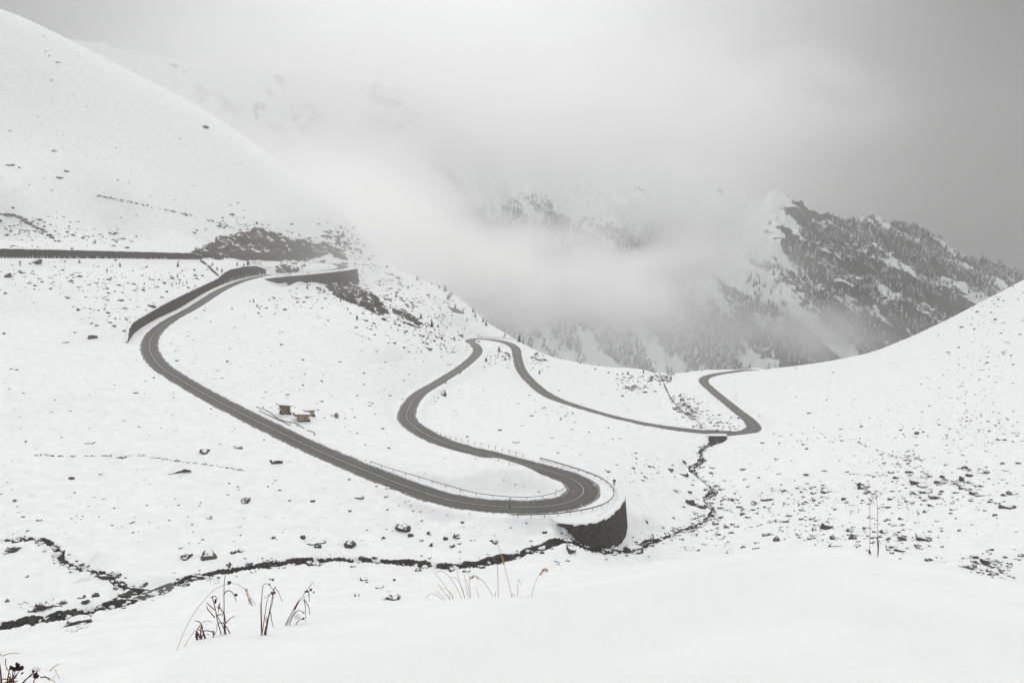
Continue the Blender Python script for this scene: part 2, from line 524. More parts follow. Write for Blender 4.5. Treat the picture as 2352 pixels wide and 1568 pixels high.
# ------------------------------------------------------------------ mesh helpers
def mesh_np(name, V, Q, mat=None, smooth=True, parent=None, kind=None, attrs=None, tris=False):
    me = bpy.data.meshes.new(name)
    V = np.ascontiguousarray(V, dtype=np.float32); Q = np.ascontiguousarray(Q, dtype=np.int32)
    n = Q.shape[1]
    me.vertices.add(len(V)); me.vertices.foreach_set("co", V.ravel())
    me.loops.add(Q.size); me.loops.foreach_set("vertex_index", Q.ravel())
    me.polygons.add(len(Q))
    me.polygons.foreach_set("loop_start", np.arange(0, Q.size, n, dtype=np.int32))
    me.polygons.foreach_set("loop_total", np.full(len(Q), n, dtype=np.int32))
    me.polygons.foreach_set("use_smooth", np.full(len(Q), smooth, dtype=bool))
    me.update(calc_edges=True)
    for k, a in (attrs or {}).items():
        at_ = me.attributes.new(k, 'FLOAT', 'POINT')
        at_.data.foreach_set("value", np.ascontiguousarray(a, dtype=np.float32))
    if mat:
        me.materials.append(mat)
    o = bpy.data.objects.new(name, me)
    COL.objects.link(o)
    if parent:
        o.parent = parent
    if kind:
        o["kind"] = kind
    return o


def grid_quads(nr, nc, wrap=False):
    i = np.arange(nr - 1)[:, None]; j = np.arange(nc if wrap else nc - 1)[None]
    a = i * nc + j; b = i * nc + (j + 1) % nc
    return np.stack([a, b, b + nc, a + nc], -1).reshape(-1, 4)


def tag(o, label=None, cat=None, group=None, kind=None):
    if label: o["label"] = label
    if cat: o["category"] = cat
    if group: o["group"] = group
    if kind: o["kind"] = kind
    return o


class Nodes:
    def __init__(self, name):
        self.m = bpy.data.materials.new(name); self.m.use_nodes = True
        self.t = self.m.node_tree; self.t.nodes.clear()
        self.out = self.t.nodes.new("ShaderNodeOutputMaterial")

    def n(self, typ, _ins=None, **kw):
        nd = self.t.nodes.new(typ)
        for k, v in kw.items():
            setattr(nd, k, v)
        for k, v in (_ins or {}).items():
            s = nd.inputs[k]
            if hasattr(v, 'is_linked') or isinstance(v, bpy.types.NodeSocket):
                self.t.links.new(v, s)
            else:
                s.default_value = v
        return nd

    def math(self, op, a, b=0.0, c=0.0, clamp=False):
        nd = self.n("ShaderNodeMath", {0: a, 1: b, 2: c}, operation=op)
        nd.use_clamp = clamp
        return nd.outputs[0]

    def ramp(self, f, stops):
        nd = self.n("ShaderNodeValToRGB", {0: f})
        e = nd.color_ramp.elements
        while len(e) < len(stops): e.new(0.5)
        for k, (p, c) in enumerate(stops):
            e[k].position = p; e[k].color = (*c, 1) if len(c) == 3 else c
        return nd.outputs[0]

    def mix(self, f, a, b):
        nd = self.n("ShaderNodeMix", {0: f, 6: a, 7: b}, data_type='RGBA')
        return nd.outputs[2]

    def noise(self, vec, scale, detail=4, rough=0.55, dist=0.0):
        return self.n("ShaderNodeTexNoise", {"Vector": vec, "Scale": scale, "Detail": detail, "Roughness": rough, "Distortion": dist}).outputs[0]

    def mapr(self, f, a, b, c=0.0, d=1.0, smooth=True):
        nd = self.n("ShaderNodeMapRange", {0: f, 1: a, 2: b, 3: c, 4: d})
        if smooth: nd.interpolation_type = 'SMOOTHSTEP'
        return nd.outputs[0]

    def surf(self, color, rough=0.9, spec=0.2, bump=None, bstr=0.3, bdist=0.1, **kw):
        b = self.n("ShaderNodeBsdfPrincipled", {"Base Color": color if not isinstance(color, tuple) else (*color[:3], 1), "Roughness": rough, "Specular IOR Level": spec, **kw})
        if bump is not None:
            bp = self.n("ShaderNodeBump", {"Height": bump, "Strength": bstr, "Distance": bdist})
            self.t.links.new(bp.outputs[0], b.inputs["Normal"])
        self.t.links.new(b.outputs[0], self.out.inputs[0])
        return self.m


SNOW = (0.86, 0.865, 0.875)


def mat_snow():
    N = Nodes("snow")
    p = N.n("ShaderNodeNewGeometry").outputs["Position"]
    # stalks, stones and earth that just break the snow: fine flecks, thicker in some stretches of the slope
    fleck = N.n("ShaderNodeAttribute", attribute_name="fleck").outputs["Fac"]
    mp = N.n("ShaderNodeMapping", {"Vector": p, "Scale": (1.0, 0.55, 1.6)}).outputs[0]
    a = N.noise(mp, 0.85, 6, 0.62)
    b = N.noise(mp, 0.13, 3, 0.5)
    thr = N.math('SUBTRACT', 0.805, N.math('MULTIPLY', fleck, 0.17))
    thr = N.math('SUBTRACT', thr, N.math('MULTIPLY', N.math('SUBTRACT', b, 0.5), 0.22))
    d = N.math('SUBTRACT', a, thr)
    m = N.mapr(d, 0.0, 0.03)
    dirt = N.ramp(N.noise(p, 3.0, 3), [(0.3, (0.035, 0.030, 0.026)), (0.7, (0.11, 0.095, 0.075))])
    # wind crust: the snow itself is nearly even
    tone = N.mix(N.mapr(N.noise(p, 0.35, 5, 0.6), 0.35, 0.7), (0.83, 0.832, 0.835, 1), (0.89, 0.891, 0.893, 1))
    col = N.mix(m, tone, dirt)
    # earth on the undercut stream banks
    bank = N.n("ShaderNodeAttribute", attribute_name="bank").outputs["Fac"]
    bn = N.mapr(N.math('ADD', bank, N.math('MULTIPLY', N.math('SUBTRACT', N.noise(p, 1.4, 5, 0.65), 0.5), 0.9)), 0.42, 0.58)
    earth = N.ramp(N.noise(p, 2.0, 5, 0.65), [(0.3, (0.016, 0.014, 0.013)), (0.72, (0.055, 0.048, 0.04))])
    col = N.mix(bn, col, earth)
    h = N.math('ADD', N.noise(p, 1.1, 6, 0.6), N.math('MULTIPLY', N.noise(p, 9.0, 3, 0.6), 0.12))
    return N.surf(col, 0.75, 0.15, h, 0.35, 0.25)


M_SNOW = mat_snow()

# ------------------------------------------------------------------ ground sheet
az = np.r_[np.linspace(-180, -60, 60, endpoint=False), np.linspace(-60, -42, 60, endpoint=False), np.linspace(-42, 42, 1400, endpoint=False), np.linspace(42, 60, 60, endpoint=False), np.linspace(60, 180, 60, endpoint=False)]
az = np.radians(az)
rr = np.r_[np.geomspace(0.25, 14, 120, endpoint=False), np.geomspace(14, 70, 130, endpoint=False), np.linspace(70, 170, 360, endpoint=False), np.linspace(170, 330, 330, endpoint=False), np.linspace(330, 400, 110, endpoint=False), np.linspace(400, 660, 400, endpoint=False), np.linspace(660, 1000, 70)]
NAZ = len(az)
AZ, RR = np.meshgrid(az, rr)
gx = (RR * np.sin(AZ)).ravel(); gy = (RR * np.cos(AZ)).ravel()
gz = land(gx, gy)


def fleck_map(x, y):
    """where stones and stalks crowd the snow (world places: outcrop slopes, the boulder field, the bank under the upper road)"""
    f = np.full(len(x), 0.15)

    def blob(cx, cy, rx, ry, amt, rot=0.0):
        c, s = np.cos(rot), np.sin(rot)
        u = ((x - cx) * c + (y - cy) * s) / rx; v = (-(x - cx) * s + (y - cy) * c) / ry
        return amt * np.exp(-(u * u + v * v))
    for px, py, yy, rx, ry, am in [(900, 700, 480, 45, 60, .75), (1010, 750, 470, 30, 50, .7), (850, 720, 440, 30, 40, .4), (640, 560, 570, 60, 40, .9), (150, 680, 340, 90, 30, .45), (60, 530, 430, 60, 40, .55), (350, 640, 420, 60, 30, .3),
                                   (2150, 1130, 175, 60, 35, .6), (2200, 960, 255, 70, 50, .55), (2300, 800, 380, 60, 80, .5), (1900, 1100, 200, 40, 30, .35), (2250, 1290, 120, 30, 15, .4), (1600, 935, 420, 22, 30, .75), (1480, 885, 470, 30, 30, .6), (1000, 640, 600, 60, 40, .6), (1080, 720, 570, 30, 30, .8), (780, 540, 640, 90, 40, .55), (500, 480, 600, 120, 90, .2), (150, 300, 560, 120, 90, .15), (1650, 965, 370, 25, 22, .6), (1230, 850, 400, 20, 30, .35), (1130, 840, 430, 15, 25, .3)]:
        q = at(px, py, yy)
        f = f + blob(q[0], q[1], rx, ry, am)
    return np.clip(f, 0, 1)


fleck = fleck_map(gx, gy) * sstep(45, 80, RR.ravel())
def bank_map(L, base, rad):
    i, d = poly_near(L, gx, gy, rad)
    T = np.gradient(L[:, :2], axis=0); T /= np.linalg.norm(T, axis=1)[:, None]
    side = (gx - L[i, 0]) * -T[i, 1] + (gy - L[i, 1]) * T[i, 0]        # > 0: the far, undercut bank
    hw = stream_half(i, L, base)
    hi = np.where(side > 0, hw + 0.42 + 0.5 * pnoise(i * .3, i * 0 + 5.5, 19), hw + 0.05)
    return np.where(d < rad, 1 - sstep(hi - 0.25, hi + 0.35, d), 0)


bank = np.maximum(bank_map(STREAM, 0.92, 10), bank_map(TRIB, 0.30, 5))
ground = mesh_np("ground", np.c_[gx, gy, gz], grid_quads(len(rr), NAZ, True)[:, ::-1], M_SNOW, True, None, "structure", {"fleck": fleck, "bank": bank})


# ------------------------------------------------------------------ asphalt
def mat_asphalt():
    N = Nodes("wet_asphalt")
    p = N.n("ShaderNodeNewGeometry").outputs["Position"]
    lat = N.n("ShaderNodeAttribute", attribute_name="lat").outputs["Fac"]
    run = N.n("ShaderNodeAttribute", attribute_name="run").outputs["Fac"]
    uv = N.n("ShaderNodeCombineXYZ", {0: N.math('MULTIPLY', lat, 1.6), 1: N.math('MULTIPLY', run, 0.05), 2: 0.0}).outputs[0]
    streak = N.noise(uv, 1.3, 4, 0.6)
    base = N.ramp(streak, [(0.3, (0.050, 0.045, 0.038)), (0.7, (0.090, 0.081, 0.070))])
    fine = N.noise(p, 6.0, 4, 0.7)
    base = N.mix(N.math('MULTIPLY', fine, 0.45), base, (0.042, 0.038, 0.033, 1))
    # melted wheel tracks a little paler with slush between
    al = N.math('ABSOLUTE', lat)
    tr = N.math('SUBTRACT', 1.0, N.mapr(N.math('ABSOLUTE', N.math('SUBTRACT', al, 1.65)), 0.25, 0.75))
    base = N.mix(N.math('MULTIPLY', tr, 0.22), base, (0.17, 0.155, 0.137, 1))
    wet = N.mapr(N.noise(p, 0.12, 4, 0.6), 0.42, 0.62)
    base = N.mix(N.math('MULTIPLY', wet, 0.35), base, (0.045, 0.041, 0.037, 1))
    slush = N.mapr(N.math('ADD', N.noise(p, 0.9, 5, 0.65), N.math('MULTIPLY', al, 0.055)), 0.75, 0.87)
    base = N.mix(slush, base, (0.5, 0.5, 0.5, 1))
    return N.surf(base, 0.55, 0.3, fine, 0.2, 0.02)


def mat_paint():
    N = Nodes("road_paint")
    p = N.n("ShaderNodeNewGeometry").outputs["Position"]
    c = N.mix(N.mapr(N.noise(p, 2.5, 5, 0.7), 0.42, 0.60), (0.72, 0.71, 0.68, 1), (0.30, 0.28, 0.26, 1))
    return N.surf(c, 0.7, 0.2)


M_ASPHALT = mat_asphalt(); M_PAINT = mat_paint()


def ribbon(name, offs_, z, mat, parent=None, kind=None, i0=0, i1=None, step=1):
    I = np.arange(i0, i1 or NR, step)
    V = []; lat = []; run = []
    for o in offs_:
        ov = o[I] if isinstance(o, np.ndarray) else np.full(len(I), o)
        V.append(np.c_[ROAD[I, 0] + RN[I, 0] * ov, ROAD[I, 1] + RN[I, 1] * ov, ROAD[I, 2] + z - 0.015 * np.abs(ov)])
        lat.append(ov); run.append(ROAD_S[I])
    V = np.stack(V, 1).reshape(-1, 3)
    return mesh_np(name, V, grid_quads(len(I), len(offs_)), mat, True, parent, kind, {"lat": np.stack(lat, 1).ravel(), "run": np.stack(run, 1).ravel()})


OUTER = np.minimum(HW + 1.1, np.minimum(BAR[:, 0], BAR[:, 1]) - 0.3)
OUTER = np.maximum(OUTER, 2.6)
road = ribbon("road", [-OUTER, -HW * .66, -HW * .33, 0.0, HW * .33, HW * .66, OUTER], 0.0, M_ASPHALT, None, "structure")
ribbon("centre_line", [-0.075, 0.075], 0.02, M_PAINT, road)
ribbon("edge_line", [HW - 0.42, HW - 0.30], 0.022, M_PAINT, road)
ribbon("edge_line", [-HW + 0.30, -HW + 0.42], 0.022, M_PAINT, road)


# ------------------------------------------------------------------ stone retaining walls
def mat_masonry():
    N = Nodes("dark_masonry")
    p = N.n("ShaderNodeNewGeometry").outputs["Position"]
    uvx = N.n("ShaderNodeAttribute", attribute_name="run").outputs["Fac"]
    z = N.n("ShaderNodeSeparateXYZ", {0: p}).outputs[2]
    v = N.n("ShaderNodeCombineXYZ", {0: uvx, 1: z, 2: 0.0}).outputs[0]
    br = N.n("ShaderNodeTexVoronoi", {"Vector": v, "Scale": 1.9, "Randomness": 0.85})
    ed = N.n("ShaderNodeTexVoronoi", {"Vector": v, "Scale": 1.9, "Randomness": 0.85}, feature='DISTANCE_TO_EDGE')
    stone = N.ramp(br.outputs["Color"], [(0.1, (0.030, 0.024, 0.021)), (0.5, (0.056, 0.046, 0.040)), (0.95, (0.10, 0.085, 0.074))])
    joint = N.mapr(ed.outputs["Distance"], 0.02, 0.07)
    c = N.mix(joint, (0.032, 0.028, 0.026, 1), stone)
    vj = N.math('ABSOLUTE', N.math('SUBTRACT', N.math('FRACT', N.math('MULTIPLY', uvx, 0.19)), 0.5))
    c = N.mix(N.math('MULTIPLY', N.mapr(vj, 0.018, 0.006), 0.8), c, (0.02, 0.018, 0.017, 1))
    stain = N.mapr(N.noise(p, 0.25, 4, 0.6), 0.4, 0.7)
    c = N.mix(N.math('MULTIPLY', stain, 0.5), c, (0.040, 0.033, 0.029, 1))
    rime = N.mapr(N.noise(p, 2.6, 5, 0.75), 0.68, 0.74)
    c = N.mix(N.math('MULTIPLY', rime, 0.5), c, (0.7, 0.7, 0.7, 1))
    return N.surf(c, 0.9, 0.2, joint, 0.6, 0.05)


M_WALL = mat_masonry()


def mat_plain_snow():
    N = Nodes("fresh_snow")
    p = N.n("ShaderNodeNewGeometry").outputs["Position"]
    c = N.mix(N.noise(p, 0.7, 4), (0.80, 0.80, 0.81, 1), (0.88, 0.885, 0.89, 1))
    return N.surf(c, 0.8, 0.15, N.noise(p, 5.0, 4), 0.3, 0.05)


M_CAP = mat_plain_snow()


def wall_mesh(key, label, thick=None, batter=0.10, capz=0.28, joints=None):
    W = WALLS[key]; sg = OUT[key]
    thick = thick or (0.9 if key in ('left', 'mid') else 1.7)
    up = key in ('left', 'mid')                   # faces the road
    t = np.gradient(W[:, :2], axis=0); t /= np.linalg.norm(t, axis=1)[:, None]
    n = np.stack([t[:, 1], -t[:, 0]], 1) * sg      # away from the road
    run = np.r_[0, np.cumsum(np.linalg.norm(np.diff(W[:, :2], axis=0), axis=1))]
    h = W[:, 3] - W[:, 2]
    zb = W[:, 2] - (0.6 if up else np.minimum(2.2, 0.25 + 0.8 * h))
    zt = W[:, 3] + 0.06 * pnoise(run * .7, run * 0, 41)
    hh = zt - zb
    # cross-section: front foot, front top, back top, back foot
    if up:
        f0 = W[:, :2] - n * 0.0; f1 = W[:, :2] + n * (batter * hh)[:, None] * 0.4
        b1 = f1 + n * thick; b0 = W[:, :2] + n * (thick + 0.4)
    else:
        f1 = W[:, :2]; f0 = W[:, :2] + n * (batter * hh)[:, None]
        b1 = f1 - n * thick; b0 = f1 - n * thick
    k = len(W)
    V = np.stack([np.c_[f0, zb], np.c_[f0 * .5 + f1 * .5, (zb + zt) / 2], np.c_[f1, zt], np.c_[b1, zt + 0.01], np.c_[b0, zb]], 1).reshape(-1, 3)
    Q = grid_quads(k, 5)
    ends = np.array([[0, 1, 2, 3], [0, 3, 4, 4]]); ends = np.array([[4, 3, 2, 1], [(k - 1) * 5 + 1, (k - 1) * 5 + 2, (k - 1) * 5 + 3, (k - 1) * 5 + 4]])
    Q = np.vstack([Q, ends])
    root = bpy.data.objects.new("retaining_wall", None)
    c = W[len(W) // 2]
    root.location = (c[0], c[1], c[2]); COL.objects.link(root)
    tag(root, label, "retaining wall", "stone retaining walls along the pass road")
    V0 = V - np.array([c[0], c[1], c[2]])
    w = mesh_np("stonework", V0, Q, M_WALL, False, root, None, {"run": np.repeat(run, 5)})
    # snow lying on the top
    jag = 0.22 * pnoise(run * .9, run * 0 + 1.7, 42)
    lo = f1 + (-n if up else n) * (0.02 + np.clip(jag, -0.1, 0.25))[:, None]
    hi = b1 + (n if up else -n) * 0.35
    mid = lo * .6 + hi * .4
    zc = zt + capz * (0.7 + 0.5 * pnoise(run * .45, run * 0 + 8, 43))
    drop = zt - np.clip(0.18 + 0.35 * pnoise(run * 1.1, run * 0, 44), 0.0, 0.6)
    V = np.stack([np.c_[lo, drop], np.c_[lo * .97 + hi * .03, zc - .06], np.c_[mid, zc], np.c_[hi, zc - .02], np.c_[hi, zt - .3]], 1).reshape(-1, 3) - np.array([c[0], c[1], c[2]])
    mesh_np("snow_cap", V, grid_quads(k, 5), M_CAP, True, root)
    return root


wall_mesh('left', "long dark straight stone wall above the highest stretch of road at the picture's edge")
wall_mesh('mid', "dark curving stone wall holding the slope above the big left-hand bend of the road")
wall_mesh('up', "tall grey stone wall carrying the highest hairpin, with a rock outcrop at its foot", capz=0.08)
wall_mesh('low', "tall dark rounded stone wall carrying the lowest near hairpin above the stream")

# ------------------------------------------------------------------ far mountainside across the valley
RIDGE = [(-600, -300, 2300), (0, 60, 2200), (500, 160, 2150), (700, 175, 2100), (850, 190, 2100), (1000, 225, 2050), (1050, 290, 2000), (1150, 330, 1950), (1300, 360, 1900), (1500, 390, 1850), (1650, 420, 1800), (1720, 470, 1760), (1760, 466, 1750), (1790, 440, 1740), (1822, 466, 1735), (1850, 486, 1730), (1930, 508, 1720), (1985, 510, 1720), (2008, 484, 1720), (2032, 516, 1710), (2060, 520, 1710), (2110, 532, 1690), (2160, 562, 1680), (2200, 590, 1660), (2280, 612, 1630), (2352, 642, 1600), (2600, 720, 1550), (3000, 800, 1500)]
rg_a, rg_b = ray([p[0] for p in RIDGE], [p[1] for p in RIDGE])
rg_y = np.array([p[2] for p in RIDGE], float)
rg_z = rg_b * rg_y


def mountain(x, y):
    a = x / y
    wob = 0.012 * pnoise(x / 60, y / 200, 60) + 0.008 * pnoise(x / 21, y / 90, 59)
    yr = np.interp(a, rg_a, rg_y); zr = np.interp(a + wob, rg_a, rg_z)
    yf = np.interp(a, [-0.7, -0.1, 0.25, 0.8], [1000, 900, 900, 950]); zf = -330.0
    s = (y - yf) / (yr - yf)
    up = zf + (zr - zf) * np.clip(s, -0.3, 1) ** 1.0 * (0.86 + 0.14 * np.clip(s, 0, 1))
    back = zr - (y - yr) * 0.75
    z = np.where(s < 1, np.where(s < 0, zf + s * 100, up), back)
    # ribs and gullies run down the fall line, leaning to the right
    gx_ = (x + 0.45 * (y - 1400)) / 150 + 0.35 * fbm(x / 170, y / 170, 3, 61)
    rib = ridged(gx_, y / 620, 5, 62)
    amp = 62 * np.clip(s * 2.2, 0, 1) * np.clip((1.04 - s) * 3.2, 0.10, 1)
    z = z + amp * (rib - 0.35) + 16 * fbm(x / 45, y / 45, 4, 63) * np.clip(s * 3, 0, 1) * np.clip((1.1 - s) * 4, 0.3, 1)
    z = z + 5.0 * ridged(x / 22 + y / 60, y / 30, 3, 64) * np.clip(s * 3, 0, 1)
    # shoulder below the middle of the ridge
    sh = np.exp(-((a - 0.07) / 0.20) ** 2) * np.exp(-((s - 0.42) / 0.16) ** 2)
    crag = np.clip((a - 0.3) * 8, 0, 1) * np.clip(1 - np.abs(s - 1) * 5, 0, 1)
    z = z + crag * (20 * ridged(x / 34, y / 60, 5, 66, 0.6) - 6)
    return z + 46 * sh


def mat_mountain():
    N = Nodes("mountain_rock_and_snow")
    g = N.n("ShaderNodeNewGeometry")
    p = g.outputs["Position"]
    nz = N.n("ShaderNodeSeparateXYZ", {0: g.outputs["Normal"]}).outputs[2]
    a = N.noise(p, 0.05, 8, 0.70, 0.3)
    veg = N.n("ShaderNodeAttribute", attribute_name="veg").outputs["Fac"]
    rk = N.n("ShaderNodeAttribute", attribute_name="rock").outputs["Fac"]
    steep = N.mapr(nz, 0.86, 0.50, 0.0, 1.0)
    f = N.math('ADD', N.math('MULTIPLY', steep, 0.30), N.math('MULTIPLY', N.math('SUBTRACT', a, 0.5), 1.3))
    f = N.math('ADD', f, N.math('MULTIPLY', veg, 0.36))
    f = N.math('ADD', f, N.math('MULTIPLY', rk, 0.75))
    m = N.mapr(f, 0.44, 0.54)
    rock = N.ramp(N.noise(p, 0.12, 6, 0.7), [(0.3, (0.026, 0.026, 0.025)), (0.7, (0.075, 0.072, 0.068))])
    col = N.mix(m, (0.84, 0.845, 0.855, 1), rock)
    return N.surf(col, 0.9, 0.1, a, 0.6, 3.0)


maz = np.radians(np.linspace(-46, 46, 900)); mr = np.linspace(800, 2600, 520)
MA, MR = np.meshgrid(maz, mr)
mx = (MR * np.sin(MA)).ravel(); my = (MR * np.cos(MA)).ravel()
mz = mountain(mx, my)


def veg_density(x, y, z):
    """how thickly conifers grow: below a ragged tree line, missing in the avalanche runnels"""
    a = x / y
    line = np.interp(a, [-0.6, -0.08, -0.05, 0.05, 0.15, 0.26, 0.33, 0.40, 0.46, 0.7], [40, 45, 75, 65, 35, 5, -60, -40, 60, 60]) + 45 * fbm(x / 130, y / 130, 3, 71)
    t = 1 - sstep(line - 30, line + 20, z)
    run = ridged((x + 0.45 * (y - 1400)) / 110 + 0.3 * fbm(x / 90, y / 90, 3, 72), y / 700, 3, 73)
    patch = fbm(x / 55, y / 90, 4, 74)
    return np.clip(t * sstep(0.75, 0.35, run) * sstep(-0.45, 0.05, patch), 0, 1)


mveg = veg_density(mx, my, mz)
# bare rock in slanting bands, dropping to the right along the dip of the beds
_p = mz + 0.8 * mx + 30 * fbm(mx / 120, my / 120, 3, 81); _q = mx - 0.8 * mz
_ma = mx / my
mrock = fbm(_p / 42, _q / 260, 4, 82) * 1.1 + 0.55 * fbm(mx / 60, mz / 60, 4, 83) - 0.12
mrock = mrock + np.interp(_ma, [-0.5, -0.36, -0.3, -0.1, 0.0, 0.25, 0.36, 0.395, 0.43, 0.5, 0.7], [0.1, 0.1, 0.35, 0.35, -0.05, -0.10, 0.02, 0.26, 0.56, 0.52, 0.55])
mrock = np.clip(mrock * 1.6, -0.4, 1)
M_MTN = mat_mountain()
mountain_o = mesh_np("mountain", np.c_[mx, my, mz], grid_quads(len(mr), len(maz)), M_MTN, True, None, "structure", {"veg": mveg, "rock": mrock})


# far conifer wood: thousands of trees, one mass
def mat_conifer(name="snowy_conifer", snow=0.5):
    N = Nodes(name)
    g = N.n("ShaderNodeNewGeometry")
    p = g.outputs["Position"]
    c = N.ramp(N.noise(p, 0.6, 3), [(0.3, (0.018, 0.021, 0.016)), (0.7, (0.045, 0.050, 0.036))])
    fl = N.n("ShaderNodeAttribute", attribute_name="rime").outputs["Fac"]
    m = N.mapr(N.math('ADD', fl, N.math('MULTIPLY', N.math('SUBTRACT', N.noise(p, 1.1, 4, 0.7), 0.5), 0.8)), 0.45, 0.6)
    col = N.mix(m, c, (0.80, 0.81, 0.82, 1))
    return N.surf(col, 0.9, 0.1)


M_CONIFER = mat_conifer()


def conifer_template(sides, tiers, seed):
    """a small spruce: stacked ragged skirts round a thin trunk (unit height)"""
    r_ = np.random.default_rng(seed)
    V = []; T = []; rime = []
    for k in range(tiers):
        z0 = 0.10 + 0.80 * k / tiers; z1 = min(1.0, z0 + 1.55 * 0.80 / tiers + 0.05)
        rad = 0.21 * (1 - 0.86 * k / tiers)
        base = len(V)
        a0 = r_.uniform(0, 6.28)
        V.append((0, 0, z1)); rime.append(0.75)
        for s in range(sides):
            a = a0 + s * 2 * np.pi / sides
            rr_ = rad * r_.uniform(0.65, 1.2)
            V.append((rr_ * np.cos(a), rr_ * np.sin(a), z0 + r_.uniform(-.03, .03))); rime.append(r_.choice([0.0, 0.25, 0.6]))
        for s in range(sides):
            T.append((base, base + 1 + s, base + 1 + (s + 1) % sides))
    base = len(V)
    for s in range(3):
        a = s * 2.094
        V.append((0.018 * np.cos(a), 0.018 * np.sin(a), -0.05)); rime.append(0)
    V.append((0, 0, 0.6)); rime.append(0)
    for s in range(3):
        T.append((base + 3, base + s, base + (s + 1) % 3))
    return np.array(V), np.array(T), np.array(rime)


def wood(n, seed):
    r_ = np.random.default_rng(seed)
    a = np.tan(np.radians(r_.uniform(-20, 43, n * 6))); y = 930 + 850 * r_.random(n * 6) ** 1.1
    x = a * y
    z = mountain(x, y); d = veg_density(x, y, z)
    ok = r_.random(len(x)) < d * 0.9
    x, y, z = x[ok][:n], y[ok][:n], z[ok][:n]
    temps = [conifer_template(5, 4, s) for s in range(5)]
    Vs, Ts, Rs = [], [], []; base = 0
    which = r_.integers(0, len(temps), len(x))
    for k, (V, T, rm) in enumerate(temps):
        s = which == k
        m = s.sum()
        h = r_.uniform(7, 15, m) * np.where(z[s] > 20, 0.7, 1.0)
        rot = r_.uniform(0, 6.28, m); c, sn = np.cos(rot), np.sin(rot)
        w = r_.uniform(0.8, 1.2, m)
        X = x[s][:, None] + (V[:, 0] * c[:, None] - V[:, 1] * sn[:, None]) * (h * w)[:, None]
        Y = y[s][:, None] + (V[:, 0] * sn[:, None] + V[:, 1] * c[:, None]) * (h * w)[:, None]
        Z = z[s][:, None] - 0.5 + V[:, 2] * h[:, None]
        Vs.append(np.stack([X, Y, Z], -1).reshape(-1, 3))
        Ts.append((T[None] + (base + np.arange(m) * len(V))[:, None, None]).reshape(-1, 3))
        Rs.append((rm[None] + r_.normal(0, 0.13, m)[:, None]).ravel())
        base += m * len(V)
    o = mesh_np("forest", np.vstack(Vs), np.vstack(Ts), M_CONIFER, False, None, "stuff", {"rime": np.concatenate(Rs)})
    tag(o, "distant snow-dusted conifer wood covering the mountainside in fog", "forest")
    return o


wood(42000, 5)

# ------------------------------------------------------------------ overcast sky, soft sun behind the cloud
def make_world():
    w = bpy.data.worlds.new("World"); SC.world = w; w.use_nodes = True
    t = w.node_tree; t.nodes.clear()
    N = Nodes.__new__(Nodes); N.t = t
    out = t.nodes.new("ShaderNodeOutputWorld"); N.out = out
    sky = N.n("ShaderNodeTexSky", sky_type='NISHITA')
    sky.sun_disc = False; sky.sun_elevation = R(SUN_EL); sky.sun_rotation = R(SUN_AZ)
    bw = N.n("ShaderNodeRGBToBW", {0: sky.outputs[0]}).outputs[0]
    d = N.n("ShaderNodeTexCoord").outputs["Generated"]
    sp = N.n("ShaderNodeSeparateXYZ", {0: d})
    X, Y, Z = sp.outputs[0], sp.outputs[1], sp.outputs[2]
    # cloud layer: bright overhead, and low to the north where it is thin; east and west darkened, mostly to imitate lens falloff
    hor = N.math('SQRT', N.math('ADD', N.math('MULTIPLY', X, X), N.math('MULTIPLY', Y, Y)))
    sx = N.math('DIVIDE', X, N.math('MAXIMUM', hor, 0.05))
    east = N.math('MULTIPLY', N.mapr(sx, 0.05, 0.66), N.mapr(sx, 0.97, 0.80))
    west = N.math('MULTIPLY', N.mapr(sx, -0.22, -0.70), N.mapr(sx, -0.97, -0.84))
    low = N.mapr(Z, 0.62, 0.30)
    dark = N.math('SUBTRACT', 1.0, N.math('MULTIPLY', low, N.math('ADD', N.math('MULTIPLY', east, SKY_E), N.math('MULTIPLY', west, SKY_W))))
    zen = N.mapr(Z, 0.1, 0.9, SKY_LOW, SKY_ZEN)
    cl = N.mapr(N.noise(d, 2.2, 5, 0.55, 0.6), 0.3, 0.7, 0.93, 1.07)
    L = N.math('MULTIPLY', N.math('MULTIPLY', zen, dark), cl)
    # the sun stands behind the cloud to the north: a broad soft glow
    dt = N.n("ShaderNodeVectorMath", {0: d, 1: tuple(_sd)}, operation='DOT_PRODUCT').outputs["Value"]
    glow = N.math('POWER', N.math('MAXIMUM', dt, 0.0), 12.0)
    L = N.math('ADD', L, N.math('MULTIPLY', glow, SKY_GLOW))
    L = N.math('ADD', N.math('MULTIPLY', L, 0.92), N.math('MULTIPLY', bw, 0.004))
    tint = N.n("ShaderNodeMix", {0: N.mapr(Z, 0.0, 0.5), 6: (0.995, 0.998, 0.995, 1), 7: (0.975, 0.988, 1.0, 1)}, data_type='RGBA').outputs[2]
    col = N.n("ShaderNodeVectorMath", {0: tint}, operation='SCALE')
    t.links.new(L, col.inputs["Scale"])
    bg = N.n("ShaderNodeBackground", {"Color": col.outputs[0], "Strength": 1.0})
    t.links.new(bg.outputs[0], out.inputs[0])


